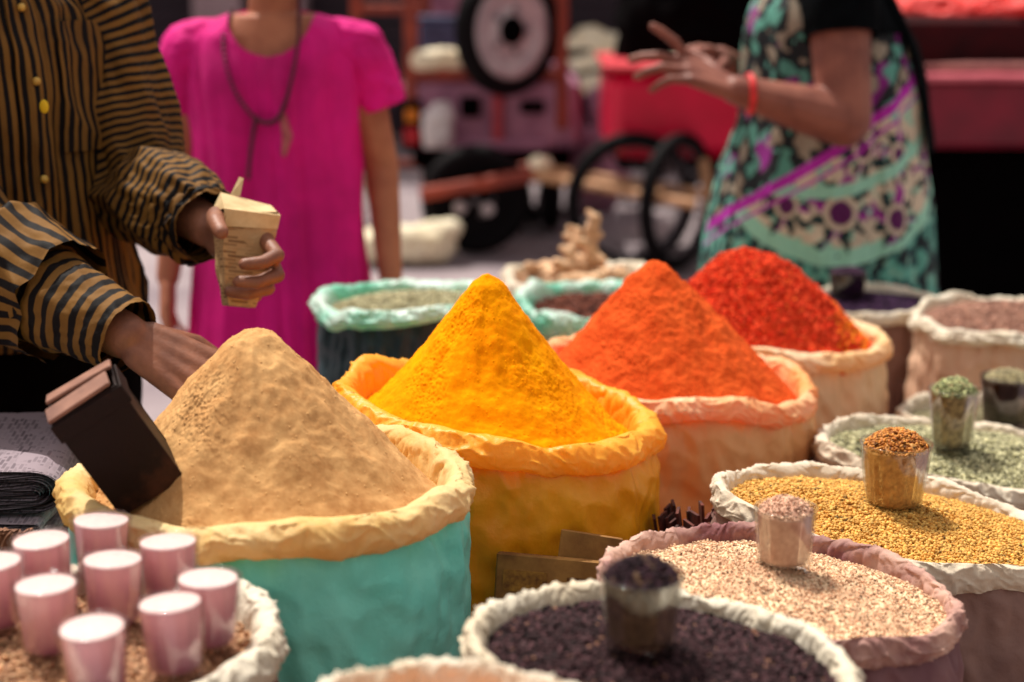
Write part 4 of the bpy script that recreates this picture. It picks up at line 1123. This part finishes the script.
# ---- woman in the printed sari
wo = empty('person', (.695, 3.80, 0), 'woman in a teal and cream printed sari facing left, gesturing with one hand', 'person')
mb = MB()
fw = PI
mb.loft([((0, 0, .8), .12, .16, 0), ((0, 0, .9), .15, .19, 0), ((.01, 0, 1.05), .13, .165, 0), ((0, 0, 1.2), .13, .17, 0), ((0, 0, 1.32), .11, .17, 0), ((0, 0, 1.39), .07, .1, 0)])
mb.chain([(0, 0, 1.36), (-.01, 0, 1.48)], [.06, .053])
sA, eA, wA = np.array([-.02, -.20, 1.34]), np.array([-.01, -.275, 1.085]), np.array([-.24, -.305, 1.15])
mb.chain([sA, eA], [.066, .056]); mb.chain([eA, mid(eA, wA, .4), wA], [.056, .05, .03])
sB, eB, wB = np.array([.0, .20, 1.33]), np.array([-.06, .2, 1.08]), np.array([-.235, .02, 1.19])
mb.chain([sB, eB, wB], [.062, .052, .03])
hand(mb, wA, (-.88, .03, .36), (.12, -.42, .90), (-.1, .3, 1), ((-30, 16, 8), (6, 22, 12), (14, 26, 14), (20, 28, 14)), ((.9, .35, .2), (.8, .6, .1), (.6, .8, .1)), 1.2, spread=(6, 1, -2, -5))
hand(mb, wB, (-.62, -.70, .22), (.1, .25, .95), (-.4, -.4, .8), ((14, 22, 14), (20, 26, 16), (24, 28, 18), (26, 28, 18)), ((.6, .8, .4), (.3, .9, .4), (.1, 1, .4)), 1.1)
head(mb, (-.015, 0, 1.565), fw)
legs(mb, (0, 0), 0, .085, .84, face=PI)
mb.build('body', M['skin3'], wo, remesh=.0036, smooth_it=3)
head_parts(wo, (-.015, 0, 1.565), fw)
M['sari'] = mat('printed_sari', W1, (.86, .86, .86), 8, .75, .3, 200, .0012, attr='col')
M['sari_plain'] = mat('dark_sari_edge', lin(8, 11, 14), lin(4, 5, 7), 14, .9, .3, 120, .002, spec=.04)
def sari_col(V):
    """print laid out on the cloth: s = metres round the body, z = height"""
    ph = np.arctan2(V[:, 1], V[:, 0]); s = (ph + PI / 2) * .24; z = V[:, 2]
    c = np.empty((len(V), 3))
    dark, teal, cream, mint, pur, blk = (np.array(k) for k in (lin(36, 82, 84), lin(112, 196, 176), lin(236, 218, 190), lin(172, 236, 208), lin(190, 36, 180), lin(14, 22, 28)))
    # speckled ground
    n1 = fbm(s * 34, z * 22, 3.0, 3)
    c[:] = np.where((n1 > .12)[:, None], teal * .75, np.where((n1 < -.2)[:, None], blk, dark))
    n2 = pn(s * 70, z * 50, 9.)
    c = np.where((n2 > .35)[:, None], mint * .6, c)
    # broad cream swag with mint border across the hip: band between two curves
    lo = .79 + 1.4 * s ** 2; up = 1.02 + .55 * s
    inside = (z > lo) & (z < up)
    c = np.where(inside[:, None], cream * .8 * (1 + .2 * pn(s * 26, z * 26, 1.)[:, None]), c)
    bl = fbm(s * 30, z * 30, 7., 2)
    c = np.where((inside & (bl > .3))[:, None], mint * .7, c)
    edge = np.abs(z - lo) < .020
    c = np.where((edge & (z < up))[:, None], mint * .85, c)
    e2 = np.abs(z - (.93 + .9 * (s - .02) ** 2 + .18 * s)) < .013
    # flowers
    for (fx, fz, fr_) in ((0., .885, .098), (.145, .865, .085), (.06, 1.015, .075), (.165, 1.0, .07), (-.125, .895, .07), (-.19, .93, .05), (.27, .95, .07)):
        dx, dz = s - fx, z - fz
        r = np.hypot(dx, dz); a = np.arctan2(dz, dx) + .35 * pn(s * 40, z * 40, 2.)
        pet = .9 * fr_ * (.74 + .26 * np.cos(9 * a)) * (1 + .25 * pn(s * 45, z * 45, 4.))
        c = np.where((inside & (r < pet))[:, None], np.where((np.cos(4 * a + .8) > .6)[:, None], pur * .6, dark * .35), c)
        c = np.where((inside & (r < fr_ * .40))[:, None], cream * .8, c)
        c = np.where((inside & (r < fr_ * .27))[:, None], pur * .2, c)
    c = np.where((e2 & inside)[:, None], mint * .8, c)
    # purple diagonal bands
    for off, w in ((0., .013), (-.035, .004)):
        pu = np.abs(z - (up + off)) < w
        c = np.where((pu & (np.abs(s) < .5))[:, None], pur, c)
    hip = z > up + .014
    n3 = fbm(s * 16, z * 16, 5., 3)
    c = np.where((hip & (np.abs(s) < .55))[:, None], np.where((n3 > .24)[:, None], teal * .6, np.where((n3 < -.3)[:, None], cream * .4, np.where((pn(s * 12, z * 12, 8.) > .25)[:, None], pur * .45, blk))), c)
    return c
def dsari(ph, v, P):
    w = np.clip(1.1 - v, .15, 1)
    return .018 * w * pn(np.cos(ph) * 4, np.sin(ph) * 4, v * 1.3) + .007 * w * ridge(np.cos(ph) * 8, np.sin(ph) * 8, v * 1.2) + .005 * ridge(np.cos(ph) * 3 + v * 4, np.sin(ph) * 3 - v * 3, v * 6)
sari = Cloth([vring((0, 0, .06), .30, .25, 0), vring((0, 0, .4), .285, .235, 0), vring((0, 0, .7), .262, .225, 0), vring((0, 0, .9), .235, .215, 0), vring((.01, 0, 1.05), .2, .185, 0), vring((0, 0, 1.18), .185, .185, 0), vring((-.02, 0, 1.3), .15, .175, 0), vring((-.02, 0, 1.40), .09, .12, 0)], 520, 460, dsari)
sari.full('sari', M['sari'], wo, col=sari_col)
sari.patch('blouse', M['sari_plain'], wo, -1.25, 1.6, .80, .97, .012)
sari.patch('sari_end', M['sari_plain'], wo, -.62, .9, .52, .97, .02)
bl = Cloth(path_rings([sA + [0, .06, .02], sA + [0, 0, 0], mid(sA, eA, .35)], [.08, .078, .074]), 60, 40, dslv(.002, .002, 1.0))
bl.full('sleeve', M['sari_plain'], wo)
MB().torus(wA + unit(eA - wA) * .03, .037, .007, rot=(0, 0, PI / 2 + .1)).build('bangle', mat('red_thread', lin(226, 50, 50), lin(180, 20, 30), 40, .5), wo)

# ------------------------------------------------------------------ the street behind
M['tyre'] = mat('black_rubber', lin(16, 11, 14), lin(10, 7, 9), 30, .7, .3, 120, .003, spec=.1)
M['rim'] = mat('dull_rim', lin(206, 192, 192), lin(170, 150, 156), 14, .45, spec=.5)
M['mauve'] = mat('mauve_paint', lin(186, 128, 152), lin(140, 88, 116), 6, .5, .1, 30, .003)
M['rust'] = mat('red_brown_paint', lin(164, 66, 42), lin(120, 44, 32), 9, .6, .2, 60, .003)
M['pole'] = mat('bare_wood_pole', lin(206, 160, 118), lin(150, 98, 66), 14, .7, .3, 60, .003, stretch=(1, 6, 6))
M['red'] = mat('red_paint', lin(228, 0, 64), lin(200, 0, 50), 5, .35, .1, 30, .004)
M['dark_red'] = mat('dark_red_paint', lin(128, 10, 40), lin(96, 6, 30), 5, .4, .15, 30, .004)
M['cream'] = mat('cream_sheet', lin(244, 232, 202), lin(226, 206, 168), 12, .7, .5, 50, .006)
M['white_p'] = mat('white_plastic', lin(214, 206, 204), lin(190, 176, 180), 10, .5, .3, 40, .004)
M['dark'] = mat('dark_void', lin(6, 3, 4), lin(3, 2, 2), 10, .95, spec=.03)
M['amber'] = mat('amber_lens', lin(220, 130, 20), lin(190, 96, 10), 60, .25)
M['redlens'] = mat('red_lens', lin(190, 14, 30), lin(150, 6, 20), 60, .25)
M['steel'] = mat('dull_steel', lin(150, 140, 146), lin(100, 90, 98), 20, .4, metal=.6)

def solid_wheel(parent, c, R, w, rz=0.0, rim='rim'):
    """rubber tyre, dished disc rim, bolts"""
    t = MB().torus((0, 0, 0), R - w * .5, w * .5, rx=1.15).build('tyre', M['tyre'], parent, loc=c)
    t.rotation_euler = (0, 0, rz)
    q = R - w * .86
    MB().lathe([(1e-4, .03), (q * .25, .03), (q * .3, .018), (q * .7, .012), (q * .8, .03), (q, .034), (q * 1.02, .0), (q * .8, -.02), (1e-4, -.02)], rot=(PI / 2, 0, 0)).build('wheel_rim', M[rim], t)
    for k in range(5): MB().ball((q * .45 * math.cos(k * 1.257), -.022, q * .45 * math.sin(k * 1.257)), q * .07).build('wheel_bolt', M['steel'], t)
    return t

# three-wheeler seen from behind
X0, Y0 = -.1, 8.3
rk = empty('cargo_rickshaw', (X0, Y0, 0), 'mauve cargo three wheeler seen from behind with a spare wheel on its back', 'rickshaw')
mb = MB()
mb.box((0, .65, .62), (.86, 1.3, .34), bev=.03)
mb.build('body_panel', M['mauve'], rk, smooth=False)
MB().box((0, .7, .40), (.78, 1.2, .1), bev=.01).build('chassis', M['dark'], rk, smooth=False)
for x in (-.39, .34): MB().box((x, .0, 1.05), (.055, .055, 1.0), bev=.008).build('roof_post', M['rust'], rk, smooth=False)
for x in (-.39, .34): MB().box((x, 1.2, 1.05), (.055, .055, 1.0), bev=.008).build('roof_post', M['rust'], rk, smooth=False)
MB().box((0, .98, 1.575), (.95, .7, .05), bev=.02).build('roof', M['dark_red'], rk, smooth=False)
MB().box((-.02, .02, .81), (.78, .1, .05), bev=.008).build('tail_shelf', M['rust'], rk, smooth=False)
MB().box((-.22, .9, 1.1), (.3, .04, .5), bev=.02).build('seat_back', M['mauve'], rk, smooth=False)
lamp = MB().box((-.385, -.012, .57), (.1, .05, .25), bev=.01).build('tail_lamp', M['dark'], rk, smooth=False)
MB().box((-.385, -.041, .62), (.06, .012, .06), bev=.004).build('amber_lens', M['amber'], lamp, smooth=False)
MB().box((-.385, -.041, .52), (.075, .012, .08), bev=.004).build('red_lens', M['redlens'], lamp, smooth=False)
sp = solid_wheel(rk, (.08, -.16, 1.03), .31, .095, rz=.72)
sp.name = 'spare_wheel'
MB().ball((0, -.03, 0), (.07, .045, .07)).build('hub_cap', M['dark'], sp)
MB().caps((.09, -.06, 1.02), .03, (.09, .05, .9), .03).build('spare_bracket', M['steel'], rk)
MB().box((.03, -.02, .62), (.05, .05, .3), bev=.01).build('tail_stripe', mat('red_stripe', lin(190, 70, 80), lin(160, 50, 60), 20, .5), rk, smooth=False)
MB().box((-.1, -.03, .66), (.1, .03, .1), bev=.012).build('tail_hatch', M['dark'], rk, smooth=False)
MB().box((.2, -.03, .66), (.12, .03, .06), bev=.012).build('tail_vent', M['dark'], rk, smooth=False)
MB().box((.03, -.03, .475), (.5, .05, .05), bev=.012).build('bumper', M['mauve'], rk, smooth=False)
for x in (-.3, .3): solid_wheel(rk, (x, .35, .24), .24, .09, rz=PI / 2)
solid_wheel(rk, (0, 1.35, .24), .24, .09, rz=PI / 2)
tag(MB().caps((-.13, 0, 0), .05, (.12, .01, .005), .055, flat=((0, 1, 0), .8)).build('white_bundle', M['cream'], remesh=.01, smooth_it=2, loc=(X0 - .22, Y0 - .01, .885), fn=lambda co, no: co + no * (.012 * fbm(co[:, 0] * 14, co[:, 1] * 14, co[:, 2] * 14, 3))[:, None]),
    'bright cream cloth bundle lying on the tail shelf of the three wheeler', 'bundle')
tag(MB().loft([((0, 0, 0), .07, .03, 0), ((0, 0, .05), .08, .04, 0), ((.0, 0, .16), .075, .035, 0), ((.02, 0, .22), .04, .02, 0)]).build('plastic_bag', M['white_p'], remesh=.008, smooth_it=2, loc=(X0 - .255, Y0 - .09, .47), fn=lambda co, no: co + no * (.01 * fbm(co[:, 0] * 18, co[:, 1] * 18, co[:, 2] * 18, 3))[:, None]),
    'pale plastic bag hanging at the left of the three wheeler\'s tail', 'plastic bag')

# hand barrow in front of the three wheeler
hb = empty('hand_barrow', (-.05, 7.95, 0), 'long wooden hand barrow with a thick black tyre, parked before the three wheeler', 'barrow')
hw = solid_wheel(hb, (-.12, .0, .26), .26, .10, rz=.12, rim='tyre')
for x, z in ((-.08, -.03), (.05, -.04)): MB().ball((x, -.062, z), (.032, .02, .032)).build('hub_cap', M['rim'], hw)
MB().caps((-.12, -.06, .26), .02, (-.12, .14, .26), .02).build('axle', M['steel'], hb)
mb = MB(); mb.box((-.10, -.1, .345), (.56, .06, .06), R=(0, -.17, 0), bev=.008); mb.box((-.10, .14, .345), (.56, .06, .06), R=(0, -.17, 0), bev=.008)
mb.build('side_rail', M['rust'], hb, smooth=False)
mb = MB(); mb.caps((.15, -.1, .385), .026, (.82, -.75, .35), .022); mb.caps((.15, .14, .385), .026, (.9, -.45, .35), .022); mb.caps((.68, -.615, .365), .014, (.74, -.29, .365), .014)
mb.build('shaft', M['pole'], hb)

# red cart on spoked wheels
rc = empty('red_cart', (.93, 7.75, 0), 'bright red box cart on spoked bicycle wheels behind the gesturing hand', 'cart')
nb = MB()
nb.box((.0, .3, .68), (1.0, .8, .4), bev=.06)
nb.build('cart_box', M['red'], rc, smooth=False)
MB().box((.0, .3, .892), (1.04, .84, .03), bev=.012).build('top_edge', mat('lighter_red', lin(224, 70, 80), lin(196, 40, 56), 12, .5), rc, smooth=False)  # top edge in a lighter red than the box
def spoke_wheel(parent, c, R, rz):
    t = MB().torus((0, 0, 0), R, .034).build('tyre', M['tyre'], parent, loc=c); t.rotation_euler = (0, 0, rz)
    MB().torus((0, 0, 0), R - .028, .010).build('wheel_rim', M['steel'], t)
    mb = MB()
    for k in range(20): mb.caps((.02 * math.cos(k * .314 + .9), .015 * (-1) ** k, .02 * math.sin(k * .314 + .9)), .002, ((R - .03) * math.cos(k * .314), 0, (R - .03) * math.sin(k * .314)), .002, nu=5)
    mb.build('spokes', M['steel'], t)
    MB().caps((0, -.04, 0), .018, (0, .04, 0), .018).build('hub', M['steel'], t)
spoke_wheel(rc, (-.40, -.2, .31), .276, .3); spoke_wheel(rc, (-.19, -.22, .31), .276, .95); spoke_wheel(rc, (.33, .75, .31), .276, .2)
MB().caps((-.44, -.18, .31), .02, (-.1, .3, .43), .025).build('axle', M['steel'], rc)
MB().caps((-.21, -.2, .31), .02, (.33, .72, .33), .02).build('axle', M['steel'], rc)
MB().box((0, .3, .45), (.9, .7, .05), bev=.01).build('cart_frame', M['dark'], rc, smooth=False)
MB().caps((-.07, -.13, .47), .024, (-.02, -.3, .02), .022).build('prop_leg', M['pole'], rc)
MB().caps((.42, -.13, .47), .022, (.42, -.16, .02), .02).build('prop_leg', M['pole'], rc)
tag(MB().loft([((0, 0, 0), .46, .34, 0), ((0, 0, .25), .44, .32, 0), ((.03, 0, .55), .34, .28, 0), ((.05, 0, .7), .15, .15, 0)]).build('black_bundle', M['black_cloth'], remesh=.02, smooth_it=2, loc=(.96, 8.2, .91), fn=lambda co, no: co + no * (.04 * ridge(co[:, 0] * 5, co[:, 1] * 5, co[:, 2] * 5))[:, None]),  # lumpy black mass on top of the cart
    'black load piled on the bright red cart', 'covered load')
tag(MB().caps((-.05, 0, 0), .017, (.05, 0, .0), .02, flat=((0, 0, 1), .7)).build('folded_cloth', M['cream'], loc=(.70, 7.83, .921)), 'small white folded cloth on the red cart\'s top edge', 'cloth')

# two tier stall at the right
st = empty('market_stall', (2.05, 6.3, 0), 'two tier red market stall at the right edge, dark underneath', 'stall')
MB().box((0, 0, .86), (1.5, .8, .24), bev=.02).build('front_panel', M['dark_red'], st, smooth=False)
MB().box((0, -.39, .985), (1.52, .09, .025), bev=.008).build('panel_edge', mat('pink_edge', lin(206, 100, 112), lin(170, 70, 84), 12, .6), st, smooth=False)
MB().box((0, .12, 1.08), (1.46, .6, .2), bev=.02).build('upper_tray', mat('shaded_red', lin(60, 2, 9), lin(34, 1, 6), 8, .6, spec=.15), st, smooth=False)  # shade inside the tier put into this dark red block
MB().box((0, .1, .42), (1.36, .6, .62), bev=.02).build('shadow_skirt', M['dark'], st, smooth=False)  # near-black skirt block carries the shadow under the stall
for sx in (-1, 1):
    for sy in (-1, 1): MB().box((sx * .71, sy * .36, .375), (.05, .05, .74), bev=.005).build('leg', M['dark'], st, smooth=False)
tag(MB().loft([((0, 0, 0), .72, .28, 0), ((0, 0, .05), .68, .25, 0), ((0, 0, .1), .5, .16, 0)]).build('chilli_heap', mat('red_goods', lin(236, 46, 36), lin(206, 20, 22), 30, .5, .7, 40, .01), remesh=.012, loc=(2.05, 6.4, 1.182), fn=lambda co, no: co + no * (.02 * fbm(co[:, 0] * 20, co[:, 1] * 20, co[:, 2] * 20, 3))[:, None]),
    'bright red goods heaped on the top tray of the stall', 'goods heap')
tag(MB().loft([((0, 0, 0), .7, .05, 0), ((0, 0, .02), .68, .045, 0), ((0, 0, .03), .5, .02, 0)]).build('grain_heap', mat('brown_goods', lin(150, 90, 84), lin(110, 54, 56), 30, .8, .6, 60, .006), loc=(2.05, 6.0, 1.0)), 'brown goods laid along the lower ledge of the stall', 'goods heap')

# cream sack lying on the ground by the barrow
tag(MB().caps((-.14, 0, 0), .09, (.12, .03, .0), .1).caps((.1, .03, .03), .08, (.2, .0, .07), .05).build('grain_sack', M['cream'], remesh=.012, smooth_it=3, loc=(-.48, 7.7, .088), fn=lambda co, no: co + no * (.015 * fbm(co[:, 0] * 10, co[:, 1] * 10, co[:, 2] * 10, 3))[:, None]),
    'cream sack lying on the road left of the black barrow tyre', 'sack')

# motorcycle-dark bicycle parked right of the rickshaw
bk = empty('bicycle', (.22, 8.95, 0), 'dark bicycle parked between the three wheeler and the red cart', 'bicycle', rz=.3)
spoke_wheel(bk, (-.1, 0, .33), .305, 1.05); spoke_wheel(bk, (.75, .35, .33), .305, .2)
mb = MB(); mb.chain([(-.1, 0, .33), (.15, .1, .75), (.6, .28, .8), (.75, .35, .33)], [.014] * 4); mb.chain([(.6, .28, .8), (.3, .16, .33), (.15, .1, .75)], [.014] * 3)
mb.build('bicycle_frame', M['dark'], bk)
MB().caps((.1, .09, .86), .05, (.22, .13, .87), .03, flat=((0, 0, 1), .5)).build('saddle', M['tyre'], bk)
MB().caps((.58, .1, .98), .013, (.66, .46, .98), .013).build('handlebar', M['steel'], bk)

# loose goods and clutter round the carts
def blob(name, label, cat, loc, r, m, seed, amp=.25):
    fn = lambda co, no: co + no * (amp * r[0] * fbm(co[:, 0] * 1.6 / r[0] + seed, co[:, 1] * 1.6 / r[0], co[:, 2] * 1.6 / r[0], 3))[:, None]
    return tag(MB().ball((0, 0, r[2] * .9), r).build(name, m, remesh=max(.006, r[0] * .06), smooth_it=1, loc=loc, fn=fn), label, cat)
M['green_p'] = mat('green_plastic', lin(60, 150, 90), lin(30, 110, 66), 10, .4)
M['blue_p'] = mat('slate_sheet', lin(70, 76, 110), lin(44, 48, 76), 10, .6)
M['sack_cl'] = mat('sunlit_patch_sack', lin(252, 240, 214), lin(236, 214, 176), 10, .8, .5, 60, .004)  # near-white colour for sacks added as bright sunlit patches
blob('cloth_bundle', 'small pale bundle on the shaft end of the hand barrow', 'bundle', (.13, 7.85, .410), (.05, .05, .035), M['sack_cl'], 1)
blob('grain_sack', 'pale full sack standing left of the three wheeler', 'sack', (-.92, 8.7, .0), (.17, .15, .32), M['sack_cl'], 5, .12)
blob('grain_sack', 'mauve full sack standing between the three wheeler and the red cart', 'sack', (.47, 9.3, .0), (.2, .18, .36), M['mauve'], 7, .12)
blob('grain_sack', 'pale sack slumped against the shutter wall behind the bicycle', 'sack', (.55, 11.9, .0), (.35, .25, .45), M['sack_cl'], 9, .12)
for i, (x, z, m, lb) in enumerate([(-.33, .84, 'blue_p', 'slate blue box on the three wheeler bed behind the cloth bundle'), (-.06, .81, 'white_p', 'pale box on the three wheeler bed behind the spare wheel'), (.16, .79, 'mauve', 'mauve box at the right end of the three wheeler bed')]):
    b = empty('goods_box', (X0 + x * .8, Y0 + .45, .792), lb, 'box')
    MB().box((0, 0, .13), (.2, .26, .26), bev=.012).build('box_walls', M[m], b, smooth=False)
    MB().box((0, 0, .271), (.21, .27, .02), bev=.006).build('box_lid', M[m], b, smooth=False)
lad = empty('leaning_frame', (-.62, 8.9, 0), 'red brown cart frame leaning upright left of the three wheeler', 'cart frame')
for x in (-.18, .18): MB().box((x, 0, .8), (.05, .05, 1.6), bev=.006).build('upright', M['rust'], lad, smooth=False)
for z in (.3, .7, 1.1, 1.45): MB().box((0, .001, z), (.308, .035, .05), bev=.006).build('rung', M['rust'], lad, smooth=False)

# buildings closing the street
M['plaster'] = mat('mauve_plaster', lin(186, 160, 164), lin(140, 112, 122), 1.3, .9, .4, 14, .01)
M['shutter'] = mat('dark_shutter', lin(58, 42, 54), lin(36, 26, 36), 3, .7, .3, 20, .004, stretch=(.3, .3, 12))
M['frame'] = mat('brown_door_frame', lin(96, 54, 44), lin(64, 34, 32), 8, .7, .3, 30, .004)
def shop(x, w, label, seed):
    r = empty('shop_house', (x, 12.5, 0), label, 'building')
    mb = MB()
    pier = .35
    mb.box((-w / 2 + pier / 2, 1.5, 1.3), (pier, 3, 2.6)); mb.box((w / 2 - pier / 2, 1.5, 1.3), (pier, 3, 2.6)); mb.box((0, 1.5, 3.9), (w, 3, 2.6))
    mb.build('wall', M['plaster'], r, smooth=False)
    mb = MB(); mb.box((0, .42, 1.3), (w - 2 * pier, .06, 2.59))
    for k in range(22): mb.box((0, .38, .06 + k * .118), (w - 2 * pier - .02, .03, .07), bev=.01)
    mb.build('shutter', M['shutter'], r, smooth=False)
    for k in (-1, 1):
        wn = MB().box((k * w * .24, -.005, 3.9), (.8, .06, 1.2), bev=.01).build('window_frame', M['frame'], r, smooth=False)
        MB().box((k * w * .24, -.045, 3.9), (.62, .02, 1.0)).build('window_pane', M['dark'], wn, smooth=False)
    MB().box((0, -.4, 2.75), (w - .2, .8, .06), R=(.22, 0, 0), bev=.01).build('awning', M['rust'], r, smooth=False)
    MB().box((0, 1.5, 5.28), (w + .1, 3.1, .14), bev=.02).build('cornice', M['plaster'], r, smooth=False)
for i, (x, lb) in enumerate([(-7.6, 'leftmost plastered shop house with a closed shutter'), (-3.8, 'shop house with a closed shutter behind the seller'), (0, 'shop house with a closed shutter behind the three wheeler'),
                             (3.8, 'shop house with a closed shutter behind the red stall'), (7.6, 'rightmost plastered shop house with a closed shutter')]):
    shop(x, 3.7, lb, i)

# ground
M['road'] = mat('dusty_road', lin(158, 144, 146), lin(122, 108, 114), 1.6, .95, .5, 40, .01, detail=8)
g = np.linspace(-1, 1, 121)
GX, GY = np.meshgrid(np.sign(g) * np.abs(g) ** 2 * 80, np.sign(g) * np.abs(g) ** 2 * 80 + 6)
GZ = .012 * fbm(GX * .8, GY * .8, 1.5, 3) - .012
tag(np_mesh('road', np.stack([GX, GY, GZ], -1).reshape(-1, 3), [grid_faces(121, 121, False)], M['road']), kind='structure')

# ------------------------------------------------------------------ camera, light
cam = bpy.data.cameras.new('camera'); co = bpy.data.objects.new('camera', cam); COL.objects.link(co)
cam.lens = 60; cam.sensor_width = 36; cam.clip_end = 300; cam.clip_start = .05
co.location = (0, 0, 1.45); co.rotation_euler = (math.radians(90 - 13.27), 0, 0)
cam.dof.use_dof = True; cam.dof.focus_distance = 1.88; cam.dof.aperture_fstop = 3.0; cam.dof.aperture_blades = 0
sc.camera = co
ELEV = math.radians(64); ax, ay = -.6, .8
sd = Vector((ax * math.cos(ELEV), ay * math.cos(ELEV), math.sin(ELEV)))
sun = bpy.data.lights.new('sun', 'SUN'); so = bpy.data.objects.new('sun', sun); COL.objects.link(so)
sun.energy = 5.0; sun.angle = math.radians(.5); sun.color = (1.0, .96, .87)
so.rotation_euler = sd.to_track_quat('Z', 'Y').to_euler(); so.location = (-3, 6, 9)
w = bpy.data.worlds.new('World'); sc.world = w; w.use_nodes = True
nt = w.node_tree; nt.nodes.clear()
sky = nt.nodes.new('ShaderNodeTexSky'); sky.sky_type = 'NISHITA'; sky.sun_disc = False
sky.sun_elevation = ELEV; sky.sun_rotation = math.atan2(ax, ay); sky.dust_density = 4.0; sky.air_density = 2.5
hs = nt.nodes.new('ShaderNodeHueSaturation'); hs.inputs['Saturation'].default_value = .35
tint = nt.nodes.new('ShaderNodeMix'); tint.data_type = 'RGBA'; tint.blend_type = 'MULTIPLY'; tint.inputs[0].default_value = 1; tint.inputs[7].default_value = (1.1, .99, .93, 1)
bg = nt.nodes.new('ShaderNodeBackground'); bg.inputs[1].default_value = .13
out = nt.nodes.new('ShaderNodeOutputWorld')
nt.links.new(sky.outputs[0], hs.inputs['Color']); nt.links.new(hs.outputs[0], tint.inputs[6]); nt.links.new(tint.outputs[2], bg.inputs[0]); nt.links.new(bg.outputs[0], out.inputs[0])
sc.view_settings.view_transform = 'Standard'; sc.view_settings.look = 'None'; sc.view_settings.exposure = 0
sc.cycles.use_denoising = True
sc.cycles.max_bounces = 10; sc.cycles.transparent_max_bounces = 20
sc.cycles.caustics_reflective = False; sc.cycles.caustics_refractive = False
